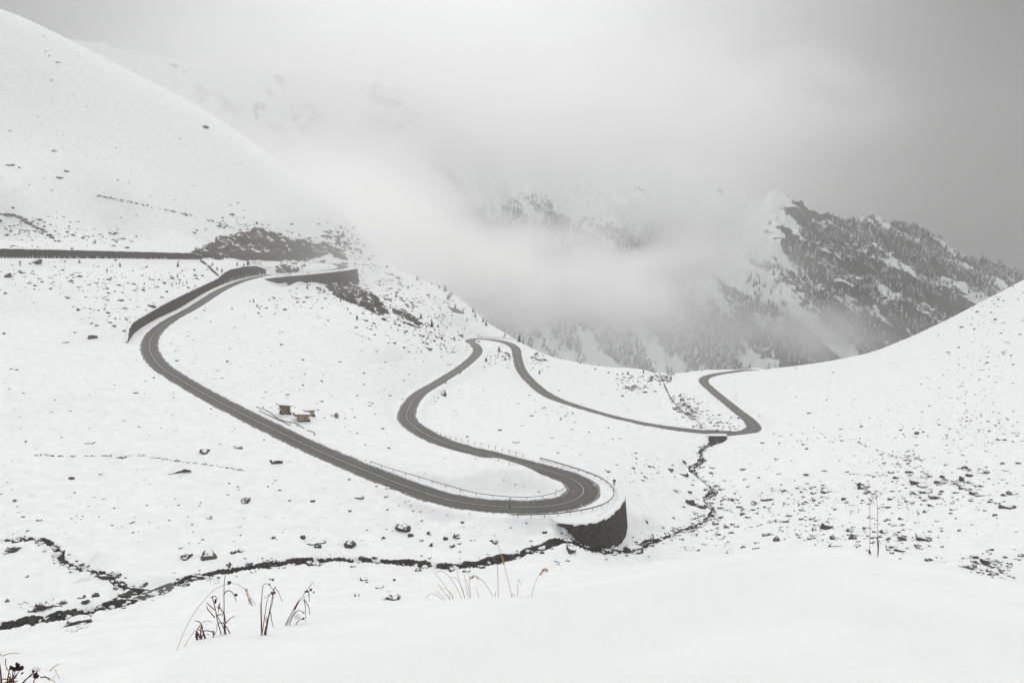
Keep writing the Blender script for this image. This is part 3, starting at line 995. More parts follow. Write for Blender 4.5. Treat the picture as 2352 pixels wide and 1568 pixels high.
SUN_EL, SUN_AZ = 56.0, -4.0
_sd = Vector((math.sin(R(SUN_AZ)) * math.cos(R(SUN_EL)), math.cos(R(SUN_AZ)) * math.cos(R(SUN_EL)), math.sin(R(SUN_EL))))
SKY_E, SKY_W, SKY_LOW, SKY_ZEN, SKY_GLOW = 0.86, 0.75, 0.95, 0.80, 0.6
make_world()
sun_d = bpy.data.lights.new("sun", 'SUN'); sun_d.energy = 0.75; sun_d.angle = R(25); sun_d.color = (1.0, 0.98, 0.95)
sun = bpy.data.objects.new("sun", sun_d); COL.objects.link(sun)
_sd = Vector((math.sin(R(SUN_AZ)) * math.cos(R(SUN_EL)), math.cos(R(SUN_AZ)) * math.cos(R(SUN_EL)), math.sin(R(SUN_EL))))
sun.rotation_euler = _sd.to_track_quat('Z', 'Y').to_euler()
sun.location = (0, 0, 300)


# ------------------------------------------------------------------ air: thin haze everywhere, fog banks in the valley
def vol_mat(name, density, color=(1, 1, 1), aniso=0.3):
    m = bpy.data.materials.new(name); m.use_nodes = True
    t = m.node_tree; t.nodes.clear()
    o = t.nodes.new("ShaderNodeOutputMaterial"); v = t.nodes.new("ShaderNodeVolumePrincipled")
    v.inputs["Color"].default_value = (*color, 1); v.inputs["Density"].default_value = density; v.inputs["Anisotropy"].default_value = aniso
    t.links.new(v.outputs[0], o.inputs["Volume"])
    return m, t, v


def box_mesh(name, lo, hi, mat, kind):
    V = np.array([(x, y, z) for x in (lo[0], hi[0]) for y in (lo[1], hi[1]) for z in (lo[2], hi[2])], float)
    Q = np.array([[0, 1, 3, 2], [4, 6, 7, 5], [0, 4, 5, 1], [2, 3, 7, 6], [0, 2, 6, 4], [1, 5, 7, 3]])
    return mesh_np(name, V, Q, mat, False, None, kind)


HAZE_D = 0.00034
mh, _, _ = vol_mat("haze_air", HAZE_D, (1.0, 0.998, 0.99), 0.85)
haze = box_mesh("haze", (-2400, -1300, -600), (2400, 3000, 560), mh, "stuff")


def fog_bank(loc, radii, dens, seed, scale=0.0085, cut=(0.35, 0.65), label=None, soft=0.9, rot=0.0):
    """a bank of fog: dense heart, ragged edges"""
    m, t, v = vol_mat("fog_air", 1.0, (1.0, 1.0, 0.998), 0.78)
    N = Nodes.__new__(Nodes); N.t = t
    tc = N.n("ShaderNodeTexCoord")
    ob = tc.outputs["Object"]                       # unit ball in the bank's own space
    ln = N.n("ShaderNodeVectorMath", {0: ob}, operation='LENGTH').outputs["Value"]
    fall = N.mapr(ln, 1.0, 1.0 - soft)
    p = N.n("ShaderNodeNewGeometry").outputs["Position"]
    mp = N.n("ShaderNodeMapping", {"Vector": p, "Location": (seed * 31.7, seed * 11.3, 0), "Scale": (1, 1, 1.5)}).outputs[0]
    nz = N.mapr(N.noise(mp, scale, 5, 0.6, 0.5), cut[0], cut[1])
    dn = N.math('MULTIPLY', N.math('MULTIPLY', fall, nz), dens)
    t.links.new(dn, v.inputs["Density"])
    bm_v = []; q = []
    nu, nv = 20, 12
    for i in range(nv + 1):
        for j in range(nu):
            th = np.pi * i / nv; ph = 2 * np.pi * j / nu
            bm_v.append((np.sin(th) * np.cos(ph), np.sin(th) * np.sin(ph), np.cos(th)))
    o = mesh_np("fog", np.array(bm_v) * 1.02, grid_quads(nv + 1, nu, True)[:, ::-1], m, True, None, "stuff")
    o.location = loc; o.scale = radii; o.rotation_euler = (0, 0, rot)
    tag(o, label, "fog")
    return o


def FB(px, py, y, rx, ry, rz, dens, seed, **k):
    fog_bank(tuple(at(px, py, y)), (rx, ry, rz), dens, seed, **k)


FB(1240, 628, 830, 380, 130, 86, 0.075, 1, label="thick pale fog bank lying across the middle of the valley", cut=(0.36, 0.66))
FB(880, 565, 800, 160, 130, 115, 0.040, 6, label="bright fog pouring down between the near slope and the peak", cut=(0.25, 0.55))
FB(780, 310, 1150, 600, 280, 225, 0.0165, 2, label="high bright fog hiding the snowy peak above the valley")
FB(1480, 262, 1300, 560, 260, 168, 0.024, 3, label="cloud sheet hanging on the ridge above the wooded mountainside")
FB(1590, 520, 1120, 150, 110, 105, 0.026, 9, label="mist patch rubbing the left shoulder of the dark peak", cut=(0.3, 0.6))
FB(1500, 725, 880, 230, 110, 62, 0.012, 10, label="torn fog sinking over the lower wood behind the far road", cut=(0.3, 0.6))
FB(1890, 765, 960, 200, 90, 62, 0.034, 4, label="low wisp of fog in front of the dark wooded slope")
FB(760, 475, 690, 170, 120, 100, 0.036, 5, label="thin fog drifting over the crest of the near snow slope", cut=(0.28, 0.6))
FB(880, 650, 540, 190, 130, 90, 0.0040, 7, label="faint veil of mist round the highest hairpin", cut=(0.1, 0.5))
FB(1400, 800, 690, 330, 120, 75, 0.005, 8, label="faint mist lying over the skyline dip of the valley", cut=(0.1, 0.5))
SC.cycles.volume_bounces = 40
SC.cycles.max_bounces = 48
SC.cycles.diffuse_bounces = 3
SC.cycles.use_denoising = True
SC.cycles.use_adaptive_sampling = True
SC.cycles.adaptive_threshold = 0.02
SC.cycles.volume_step_rate = 1.0
SC.cycles.volume_max_steps = 128
SC.view_settings.view_transform = 'Standard'
SC.view_settings.look = 'None'
SC.view_settings.exposure = 0.0
SC.view_settings.gamma = 1.0

# ------------------------------------------------------------------ placing things on the ground
GZ = gz.reshape(len(rr), NAZ)
_cosaz = np.cos(az)


def hit(px, py, rmin=0.5):
    """first point of the ground along the sight line through a picture point (None if it misses)"""
    a, b = ray(px, py); a = float(a); b = float(b)
    th = math.atan(a)
    f = float(np.interp(th, az, np.arange(NAZ))); j = int(f); v = f - j
    prof = GZ[:, j] * (1 - v) + GZ[:, j + 1] * v
    line = b * rr * math.cos(th)
    m = (line <= prof) & (rr > rmin)
    if not m.any():
        return None
    k = int(np.argmax(m))
    if k == 0:
        return None
    d0 = line[k - 1] - prof[k - 1]; d1 = line[k] - prof[k]
    t = d0 / (d0 - d1) if d0 != d1 else 0
    r = rr[k - 1] + t * (rr[k] - rr[k - 1])
    return np.array([r * math.sin(th), r * math.cos(th), b * r * math.cos(th)])


def ground_z(x, y):
    return land(np.atleast_1d(x), np.atleast_1d(y))


class MB:
    """collects simple shapes into one mesh"""
    def __init__(s): s.V = []; s.F = []

    def add(s, V, F):
        b = len(s.V); s.V += [tuple(map(float, v)) for v in V]; s.F += [tuple(int(i) + b for i in f) for f in F]; return s

    def box(s, lo, hi, M=None):
        V = [np.array((x, y, z), float) for x in (lo[0], hi[0]) for y in (lo[1], hi[1]) for z in (lo[2], hi[2])]
        if M is not None: V = [M @ v for v in V]
        return s.add(V, [(0, 1, 3, 2), (4, 6, 7, 5), (0, 4, 5, 1), (2, 3, 7, 6), (0, 2, 6, 4), (1, 5, 7, 3)])

    def prism(s, poly, y0, y1):
        """polygon in x,z pushed along y"""
        n = len(poly)
        V = [(p[0], y0, p[1]) for p in poly] + [(p[0], y1, p[1]) for p in poly]
        F = [tuple(range(n)), tuple(range(2 * n - 1, n - 1, -1))] + [(i + n, (i + 1) % n + n, (i + 1) % n, i) for i in range(n)]
        return s.add(V, F)

    def tube(s, pts, r0, r1=None, sides=6):
        pts = np.asarray(pts, float); r1 = r0 if r1 is None else r1
        n = len(pts); T = np.gradient(pts, axis=0); T /= np.linalg.norm(T, axis=1)[:, None] + 1e-12
        V = []
        ref = np.array([0.3, 0.2, 1.0])
        for i in range(n):
            if abs(T[i] @ ref) > 0.97 * np.linalg.norm(ref): rf = np.array([1.0, 0.1, 0])
            else: rf = ref
            u = np.cross(T[i], rf); u /= np.linalg.norm(u); w = np.cross(T[i], u)
            r = r0 + (r1 - r0) * i / max(1, n - 1)
            for k in range(sides):
                a = 2 * np.pi * k / sides
                V.append(pts[i] + r * (np.cos(a) * u + np.sin(a) * w))
        F = [(i * sides + k, i * sides + (k + 1) % sides, (i + 1) * sides + (k + 1) % sides, (i + 1) * sides + k) for i in range(n - 1) for k in range(sides)]
        F += [tuple(range(sides - 1, -1, -1)), tuple((n - 1) * sides + k for k in range(sides))]
        return s.add(V, F)

    def blob(s, c, rad, seed=0, nu=7, nv=5, squash=(1, 1, 1), rough=0.25):
        r_ = np.random.default_rng(seed); V = []; F = []
        for i in range(nv + 1):
            for j in range(nu):
                th = np.pi * i / nv; ph = 2 * np.pi * j / nu
                q = rad * (1 + rough * r_.uniform(-1, 1)) if 0 < i < nv else rad
                V.append((c[0] + q * squash[0] * math.sin(th) * math.cos(ph), c[1] + q * squash[1] * math.sin(th) * math.sin(ph), c[2] + q * squash[2] * math.cos(th)))
        for i in range(nv):
            for j in range(nu):
                F.append((i * nu + j, (i + 1) * nu + j, (i + 1) * nu + (j + 1) % nu, i * nu + (j + 1) % nu))
        return s.add(V, F)

    def build(s, name, mat, parent=None, smooth=False, bevel=0.0):
        me = bpy.data.meshes.new(name); me.from_pydata(s.V, [], s.F); me.materials.append(mat)
        for p in me.polygons: p.use_smooth = smooth
        me.update()
        o = bpy.data.objects.new(name, me); COL.objects.link(o)
        if parent: o.parent = parent
        if bevel:
            m = o.modifiers.new("bevel", 'BEVEL'); m.width = bevel; m.segments = 2
        return o


def empty(name, loc, rz=0.0):
    o = bpy.data.objects.new(name, None); COL.objects.link(o)
    o.location = tuple(map(float, loc)); o.rotation_euler = (0, 0, rz); o.empty_display_size = 0.3
    return o


def rotz(a):
    return np.array([[math.cos(a), -math.sin(a), 0], [math.sin(a), math.cos(a), 0], [0, 0, 1]])


# ------------------------------------------------------------------ materials of small things
def simple(name, c0, c1, scale=3.0, rough=0.8, spec=0.2, metal=0.0, bstr=0.2):
    N = Nodes(name); p = N.n("ShaderNodeTexCoord").outputs["Object"]
    n = N.noise(p, scale, 5, 0.65)
    return N.surf(N.ramp(n, [(0.3, c0), (0.7, c1)]), rough, spec, n, bstr, 0.02, **{"Metallic": metal})


M_STEEL = simple("galvanised_steel", (0.14, 0.145, 0.14), (0.24, 0.24, 0.235), 2.0, 0.5, 0.4, 0.35)
M_POST = simple("weathered_post", (0.10, 0.09, 0.08), (0.2, 0.18, 0.16), 4.0)
M_WOOD = None


def mat_planks(name, a, b, dark):
    N = Nodes(name); tc = N.n("ShaderNodeTexCoord").outputs["Object"]
    sp = N.n("ShaderNodeSeparateXYZ", {0: tc})
    along = N.math('ADD', sp.outputs[0], sp.outputs[1])
    fr = N.math('FRACT', N.math('MULTIPLY', along, 5.5))
    gap = N.mapr(N.math('ABSOLUTE', N.math('SUBTRACT', fr, 0.5)), 0.42, 0.48)
    g = N.noise(N.n("ShaderNodeMapping", {"Vector": tc, "Scale": (6, 6, 0.8)}).outputs[0], 2.0, 5, 0.7)
    c = N.ramp(g, [(0.3, a), (0.7, b)])
    return N.surf(N.mix(gap, c, (*dark, 1)), 0.85, 0.15, g, 0.4, 0.02)


M_PLANK = mat_planks("weathered_boards", (0.15, 0.105, 0.08), (0.27, 0.20, 0.155), (0.05, 0.04, 0.035))
M_PALE = mat_planks("pale_boards", (0.24, 0.20, 0.16), (0.40, 0.35, 0.29), (0.12, 0.09, 0.07))
M_RED = simple("faded_red_board", (0.17, 0.06, 0.05), (0.26, 0.10, 0.085), 3.0)
M_DARKWOOD = simple("dark_board", (0.05, 0.033, 0.028), (0.10, 0.065, 0.055), 3.0)


def mat_rock():
    """dark schist, snow lying wherever a face is flat enough"""
    N = Nodes("dark_rock")
    g = N.n("ShaderNodeNewGeometry"); p = g.outputs["Position"]
    nz = N.n("ShaderNodeSeparateXYZ", {0: g.outputs["Normal"]}).outputs[2]
    n = N.noise(p, 1.6, 6, 0.65)
    c = N.ramp(n, [(0.28, (0.030, 0.027, 0.024)), (0.55, (0.062, 0.056, 0.049)), (0.78, (0.115, 0.102, 0.088))])
    lich = N.mapr(N.noise(p, 0.55, 4, 0.6), 0.56, 0.68)
    c = N.mix(N.math('MULTIPLY', lich, 0.35), c, (0.14, 0.125, 0.085, 1))
    f = N.math('ADD', nz, N.math('MULTIPLY', N.math('SUBTRACT', N.noise(p, 1.3, 5, 0.7), 0.5), 0.85))
    m = N.mapr(f, 0.80, 0.88)
    col = N.mix(m, c, (0.85, 0.855, 0.865, 1))
    return N.surf(col, 0.85, 0.2, n, 0.7, 0.12)


M_ROCK = mat_rock()


def mat_cliff():
    """bedded cliff rock: long dark slabs, snow caught in slanting streaks"""
    N = Nodes("cliff_rock")
    g = N.n("ShaderNodeNewGeometry"); p = g.outputs["Position"]
    nz = N.n("ShaderNodeSeparateXYZ", {0: g.outputs["Normal"]}).outputs[2]
    sp = N.n("ShaderNodeSeparateXYZ", {0: p})
    x_, y_, z_ = sp.outputs[0], sp.outputs[1], sp.outputs[2]
    across = N.math('ADD', N.math('MULTIPLY', x_, 0.55), N.math('MULTIPLY', z_, 0.83))
    along = N.math('SUBTRACT', N.math('MULTIPLY', x_, 0.83), N.math('MULTIPLY', z_, 0.55))
    mp = N.n("ShaderNodeCombineXYZ", {0: N.math('MULTIPLY', along, 0.11), 1: N.math('MULTIPLY', y_, 0.10), 2: N.math('MULTIPLY', across, 0.62)}).outputs[0]
    st = N.noise(mp, 0.8, 6, 0.62, 0.5)
    n = N.noise(p, 0.9, 6, 0.65)
    c = N.ramp(N.math('ADD', N.math('MULTIPLY', st, 0.6), N.math('MULTIPLY', n, 0.4)), [(0.30, (0.034, 0.030, 0.026)), (0.55, (0.068, 0.060, 0.051)), (0.75, (0.12, 0.105, 0.085))])
    f = N.math('ADD', N.math('MULTIPLY', nz, 0.55), N.math('ADD', N.math('MULTIPLY', N.math('SUBTRACT', st, 0.5), 2.0), N.math('MULTIPLY', N.math('SUBTRACT', n, 0.5), 0.6)))
    m = N.mapr(f, 0.60, 0.68)
    return N.surf(N.mix(m, c, (0.85, 0.852, 0.855, 1)), 0.88, 0.15, st, 0.9, 0.5)


M_CLIFF = mat_cliff()


# ------------------------------------------------------------------ stream water
def mat_water():
    N = Nodes("stream_water"); p = N.n("ShaderNodeNewGeometry").outputs["Position"]
    n = N.noise(p, 2.2, 5, 0.6)
    foam = N.mapr(N.noise(p, 1.0, 6, 0.75), 0.66, 0.74)
    c = N.mix(N.math('MULTIPLY', foam, 0.6), (0.018, 0.018, 0.016, 1), (0.35, 0.35, 0.34, 1))
    return N.surf(c, 0.22, 0.25, n, 0.5, 0.15)


M_WATER = mat_water()


def water(L, half, name):
    T = np.gradient(L[:, :2], axis=0); T /= np.linalg.norm(T, axis=1)[:, None]
    n = np.stack([T[:, 1], -T[:, 0]], 1)
    V = np.stack([np.c_[L[:, :2] + n * o, L[:, 2] - 0.16] for o in (-half, 0, half)], 1).reshape(-1, 3)
    return mesh_np(name, V, grid_quads(len(L), 3), M_WATER, True, None, "structure")


water(STREAM[:I_CUL + 10], 2.0, "stream"); water(STREAM[I_CUL + 8:], 0.9, "stream"); water(TRIB, 0.7, "stream")

# ------------------------------------------------------------------ rocks
def icosphere(sub):
    t = (1 + 5 ** .5) / 2
    V = [(-1, t, 0), (1, t, 0), (-1, -t, 0), (1, -t, 0), (0, -1, t), (0, 1, t), (0, -1, -t), (0, 1, -t), (t, 0, -1), (t, 0, 1), (-t, 0, -1), (-t, 0, 1)]
    F = [(0, 11, 5), (0, 5, 1), (0, 1, 7), (0, 7, 10), (0, 10, 11), (1, 5, 9), (5, 11, 4), (11, 10, 2), (10, 7, 6), (7, 1, 8), (3, 9, 4), (3, 4, 2), (3, 2, 6), (3, 6, 8), (3, 8, 9), (4, 9, 5), (2, 4, 11), (6, 2, 10), (8, 6, 7), (9, 8, 1)]
    V = [np.array(v) / np.linalg.norm(v) for v in V]
    for _ in range(sub):
        c = {}; G = []

        def mid(a, b):
            k = (min(a, b), max(a, b))
            if k not in c:
                m = V[a] + V[b]; V.append(m / np.linalg.norm(m)); c[k] = len(V) - 1
            return c[k]
        for a, b, d in F:
            x, y, z = mid(a, b), mid(b, d), mid(d, a)
            G += [(a, x, z), (b, y, x), (d, z, y), (x, y, z)]
        F = G
    return np.array(V), np.array(F)


ICO_V, ICO_F = icosphere(3)


def rock_mesh(seed, flat):
    """a broken block: a ball cut by random planes, then roughened"""
    r_ = np.random.default_rng(seed)
    V = ICO_V.copy() * 1.0
    for _ in range(9):
        n = r_.normal(size=3); n /= np.linalg.norm(n)
        d = r_.uniform(0.48, 0.85)
        s = V @ n - d
        V = V - np.outer(np.clip(s, 0, None), n)
    V += 0.07 * np.stack([pnoise(V[:, 1] * 2.3 + seed, V[:, 2] * 2.3 + k * 5, 90 + k) for k in range(3)], 1)
    V += 0.025 * np.stack([pnoise(V[:, 1] * 7 + seed, V[:, 0] * 7 + k * 5 + V[:, 2] * 5, 95 + k) for k in range(3)], 1)
    V[:, 2] *= flat
    V /= np.abs(V[:, 0]).max()
    me = bpy.data.meshes.new("rock")
    me.from_pydata([tuple(v) for v in V], [], [tuple(int(i) for i in f) for f in ICO_F]); me.materials.append(M_ROCK)
    for p in me.polygons: p.use_smooth = False
    me.update()
    return me


ROCKS = [rock_mesh(100 + k, f) for k, f in enumerate([0.95, 0.8, 0.9, 0.7, 1.0, 0.85, 0.75, 0.9, 0.65, 0.8, 1.1, 0.7])]


def conv(x0, y0, sc, L):
    return [(x0 + sc * a, y0 + sc * b, sc * w, sc * h) for a, b, w, h in L]


ROCK_PX = []
ROCK_PX += conv(1506.75, 1065.75, .1799, [(385, 130, 100, 50), (325, 150, 50, 30), (590, 520, 170, 110), (450, 490, 100, 80), (1000, 455, 90, 30), (1080, 535, 80, 45), (1300, 490, 110, 50), (1430, 445, 170, 45), (1110, 630, 60, 45), (1190, 670, 80, 20), (1550, 715, 60, 50), (1640, 730, 110, 35), (1855, 580, 45, 40), (1910, 310, 50, 30), (2215, 340, 140, 40), (2160, 300, 80, 20), (1940, 245, 60, 15), (2165, 85, 70, 25), (1140, 60, 90, 20), (1140, 190, 35, 25), (2195, 800, 120, 80), (2030, 830, 60, 40), (1460, 895, 140, 35), (1555, 965, 70, 50), (1295, 1000, 60, 25), (1295, 1075, 90, 35), (960, 1115, 120, 35), (1130, 1060, 90, 20), (440, 1095, 200, 50), (1840, 895, 90, 20), (2030, 905, 120, 25), (2280, 925, 90, 60), (1930, 965, 60, 25), (1850, 930, 60, 25), (2270, 1050, 110, 60), (830, 810, 100, 30), (150, 890, 80, 35), (80, 800, 60, 25), (540, 655, 100, 50), (830, 555, 90, 30), (710, 545, 50, 30), (810, 715, 40, 25), (1310, 625, 40, 20), (1240, 575, 50, 20), (1480, 735, 40, 20), (1700, 675, 60, 12), (2150, 270, 70, 15), (480, 800, 110, 60), (490, 900, 100, 40), (190, 70, 80, 50), (20, 65, 40, 15)])
ROCK_PX += conv(1929.4, 973.9, .1799, [(280, 22, 35, 28), (1005, 108, 70, 40), (25, 55, 50, 15), (775, 75, 30, 18), (260, 780, 60, 130), (350, 805, 180, 50), (370, 860, 110, 50), (735, 685, 70, 30), (935, 695, 35, 60), (1010, 740, 170, 55), (1085, 775, 120, 45), (1160, 660, 60, 40), (1105, 625, 50, 30), (1310, 665, 55, 60), (1345, 735, 170, 60), (1520, 740, 130, 40), (1560, 700, 60, 80), (1665, 655, 70, 35), (1600, 550, 70, 45), (1795, 615, 60, 25), (1900, 617, 70, 35), (2130, 590, 100, 25), (2090, 495, 60, 35), (2300, 490, 90, 25), (1910, 690, 35, 25), (1580, 820, 70, 25), (1660, 835, 90, 40), (1720, 885, 90, 40), (1830, 905, 150, 15), (1000, 880, 110, 35), (1100, 860, 120, 30), (925, 885, 40, 25), (1260, 930, 170, 40), (1100, 970, 60, 25), (2110, 905, 60, 35), (2240, 880, 120, 40), (2175, 1040, 170, 75), (1105, 1115, 60, 20), (630, 1218, 50, 20), (660, 1275, 60, 20), (810, 1278, 55, 25), (1250, 1238, 50, 20), (160, 1350, 110, 50), (290, 1390, 210, 70), (180, 1445, 90, 60), (580, 1380, 70, 30), (825, 1465, 95, 55), (1080, 1445, 160, 60), (1140, 1485, 35, 35), (240, 1540, 80, 40), (1000, 1550, 70, 40), (750, 510, 50, 18), (990, 425, 55, 28), (2050, 190, 60, 25), (2110, 195, 45, 20), (2265, 110, 80, 25), (2270, 1370, 50, 12), (90, 605, 40, 20), (690, 855, 40, 20), (1740, 795, 25, 18), (550, 385, 60, 15), (900, 455, 120, 12), (1075, 455, 90, 12)])
ROCK_PX += conv(1745.6, 1056.6, .2578, [(680, 770, 110, 50), (880, 755, 50, 25), (665, 685, 60, 45), (1190, 825, 45, 20), (1260, 800, 80, 30), (1440, 780, 60, 30), (1525, 885, 70, 30), (1915, 955, 90, 40), (1960, 915, 60, 30), (2010, 910, 60, 60), (2160, 1070, 110, 55), (1990, 1050, 50, 20), (2180, 1000, 60, 20), (1225, 895, 50, 30), (1600, 870, 60, 15), (2320, 885, 30, 20), (1640, 910, 40, 15), (2075, 945, 40, 12), (1850, 865, 60, 15), (160, 705, 60, 40)])
ROCK_PX += conv(0, 973.9, .2502, [(820, 172, 75, 20), (1060, 290, 160, 30), (340, 280, 60, 15), (1870, 245, 90, 45), (2180, 210, 100, 20), (645, 492, 48, 35), (915, 458, 35, 22), (1620, 430, 170, 45), (680, 625, 18, 14), (2240, 708, 75, 40), (1908, 857, 58, 20), (120, 1145, 90, 45), (55, 1180, 60, 18), (1905, 1205, 140, 90), (1700, 1210, 90, 50), (1650, 1137, 35, 15), (2130, 1175, 60, 35), (2200, 1165, 50, 25), (2090, 1295, 60, 35), (2280, 1280, 60, 60), (1070, 1390, 45, 40), (635, 1195, 30, 20), (245, 1395, 30, 12), (1590, 1360, 30, 20), (860, 668, 25, 10), (940, 684, 30, 8), (1200, 898, 45, 14), (300, 655, 30, 8), (1605, 57, 28, 12), (185, 38, 20, 8), (1285, 288, 80, 10), (1430, 310, 60, 12), (1600, 328, 70, 12)])
ROCK_PX += conv(588, 1102.5, .25, [(1198, 76, 50, 18), (957, 152, 85, 25), (1198, 145, 40, 12), (858, 280, 30, 20), (1360, 430, 120, 50), (1420, 500, 45, 30), (1580, 485, 40, 35), (1900, 382, 32, 32), (1835, 510, 80, 35), (1740, 535, 45, 45), (1175, 527, 38, 30), (430, 522, 55, 40), (530, 570, 150, 60), (570, 600, 70, 50), (845, 585, 120, 75), (155, 525, 40, 25), (1510, 550, 40, 22), (1605, 590, 30, 45), (1815, 605, 65, 28), (1860, 578, 40, 18), (2185, 567, 80, 35), (1880, 655, 32, 12), (980, 910, 65, 28), (1018, 935, 30, 16), (1268, 915, 28, 22), (1140, 982, 70, 25), (1215, 1020, 30, 10), (1245, 1080, 140, 50), (925, 1058, 40, 22), (1490, 828, 60, 30), (2015, 545, 20, 12), (970, 553, 20, 10), (60, 715, 20, 15)])
ROCK_PX += conv(0, 1176, .2734, [(330, 790, 130, 70), (510, 760, 60, 35), (780, 690, 60, 60), (250, 830, 60, 25), (620, 930, 220, 50), (50, 735, 30, 55), (1200, 610, 60, 25), (1040, 695, 100, 50), (680, 715, 60, 25)])
ROCK_PX += conv(0, 441, .2502, [(310, 633, 70, 30), (55, 765, 40, 50), (45, 925, 30, 30), (830, 1332, 70, 28), (685, 1283, 40, 18), (890, 1222, 30, 12), (1385, 1040, 75, 30), (580, 1378, 55, 15), (985, 883, 25, 18), (1110, 990, 30, 15), (30, 1297, 25, 20), (1140, 1275, 50, 20), (1030, 428, 70, 25), (245, 395, 60, 20), (60, 203, 90, 20), (150, 220, 30, 15), (185, 267, 30, 15), (265, 290, 50, 15), (335, 328, 40, 15), (375, 355, 45, 12), (440, 383, 25, 12), (920, 430, 40, 15), (1775, 368, 45, 12)])
ROCK_PX += conv(0, 0, .5004, [(45, 750, 45, 25), (240, 687, 35, 14), (40, 597, 40, 20), (265, 808, 40, 15), (300, 783, 25, 10), (935, 575, 35, 20), (85, 766, 15, 10), (257, 280, 25, 12), (195, 162, 12, 8)])
ROCK_PX += conv(588, 882, .125, [(320, 1420, 220, 100), (560, 180, 65, 40), (2305, 805, 75, 50), (1120, 470, 65, 25), (560, 245, 50, 15), (2010, 1107, 50, 22), (2100, 340, 110, 35), (1805, 605, 45, 25)])
ROCK_PX += conv(643, 569.6, .21875, [(1710, 1520, 80, 60), (985, 905, 30, 16), (65, 1527, 35, 20), (1560, 1055, 60, 25), (930, 945, 20, 12), (1130, 993, 25, 12), (1160, 830, 20, 15), (235, 1437, 25, 15), (875, 1428, 20, 10), (1080, 740, 50, 35)])
ROCK_PX += conv(1056.6, 643, .3125, [(1645, 1335, 30, 22), (1290, 1305, 35, 15), (2330, 1312, 35, 15), (410, 1192, 55, 12), (1110, 1167, 35, 12), (770, 1217, 40, 8), (1645, 1425, 60, 30), (290, 1100, 25, 12), (2095, 1462, 22, 15), (1850, 1415, 25, 18), (1550, 1390, 50, 25), (1440, 1388, 40, 12), (1085, 1407, 35, 8), (590, 1215, 30, 8)])
# stones by the foot of the low wall
ROCK_PX += conv(1084, 1029, .1875, [(1520, 1110, 130, 50), (1205, 1250, 110, 60), (1980, 1270, 220, 80), (1140, 1055, 40, 25), (890, 1025, 60, 40), (1190, 1020, 30, 15), (2200, 1090, 70, 50), (1590, 1240, 70, 25), (1720, 1215, 80, 30), (1060, 1420, 40, 25), (1175, 1375, 60, 25), (1045, 1390, 60, 15), (2140, 895, 40, 40), (1965, 1080, 40, 25)])

keep = []
for q in sorted(ROCK_PX, key=lambda q: -q[2] * q[3]):
    if all(abs(q[0] - k[0]) > 7 or abs(q[1] - k[1]) > 5 for k in keep):
        keep.append(q)
ROCK_PX = keep[:300]

REGIONS = [  # (test on picture place, phrase)
    (lambda x, y: y < 572 and x < 560, "on the high slope above the upper wall"),
    (lambda x, y: y < 800 and x < 700, "on the snow below the highest road"),
    (lambda x, y: x < 420 and y < 1000, "on the snow outside the big road bend"),
    (lambda x, y: x < 620 and y < 1230, "on the open snow flat left of the long road"),
    (lambda x, y: x < 420 and y >= 1230, "on the left stream bank"),
    (lambda x, y: x < 1000 and y > 1325, "on the near bank below the stream"),
    (lambda x, y: x < 860 and y > 1180, "above the stream left of the big blocks"),
    (lambda x, y: x < 1230 and y > 1180, "between the stream and the hairpin road"),
    (lambda x, y: x < 960 and y > 1030, "below the long road stretch"),
    (lambda x, y: x < 1000 and y <= 1030, "on the snow inside the big bend"),
    (lambda x, y: x < 1500 and y > 1190, "around the foot of the rounded wall"),
    (lambda x, y: x < 1560 and y <= 1190, "on the snow right of the hairpin"),
    (lambda x, y: x < 1760 and y > 1060, "along the stream right of the wall"),
    (lambda x, y: y > 1285, "in the boulder strip behind the snow hump"),
    (lambda x, y: y > 1195, "in the lower boulder field on the right"),
    (lambda x, y: y > 1075 and x > 2100, "in the upper boulder field on the right"),
    (lambda x, y: y > 1075, "in the middle of the boulder field"),
    (lambda x, y: True, "on the far right snow slope"),
]
ORD = ["first", "second", "third", "fourth", "fifth", "sixth", "seventh", "eighth", "ninth", "tenth", "eleventh", "twelfth", "thirteenth", "fourteenth", "fifteenth", "sixteenth", "seventeenth", "eighteenth", "nineteenth", "twentieth"]
ORD += ["twenty-" + o for o in ORD[:9]] + ["thirtieth"] + ["thirty-" + o for o in ORD[:9]]
SUP = ["largest", "second largest", "third largest"]
placed = []
for px, py, w, h in ROCK_PX:
    p = hit(px, py + h * 0.35, 20)
    if p is None or p[1] < 30:
        continue
    ri = next(i for i, (f, _) in enumerate(REGIONS) if f(px, py))
    placed.append([px, py, w, h, p, ri])
for ri in range(len(REGIONS)):
    L = [q for q in placed if q[5] == ri]
    L.sort(key=lambda q: -q[2] * q[3])
    rest = L[3:]
    rest.sort(key=lambda q: q[0])
    for k, q in enumerate(L[:3]):
        asp = q[2] / q[3]
        shape = "long flat" if asp > 3 else ("upright" if asp < 1.1 else "blocky")
        q.append(f"{SUP[k]} dark rock {REGIONS[ri][1]}, {shape}")
    for k, q in enumerate(rest):
        asp = q[2] / q[3]
        shape = "flat" if asp > 2.6 else ("upright" if asp < 1.1 else "stubby")
        q.append(f"small {shape} rock {REGIONS[ri][1]}, {ORD[k]} from left")
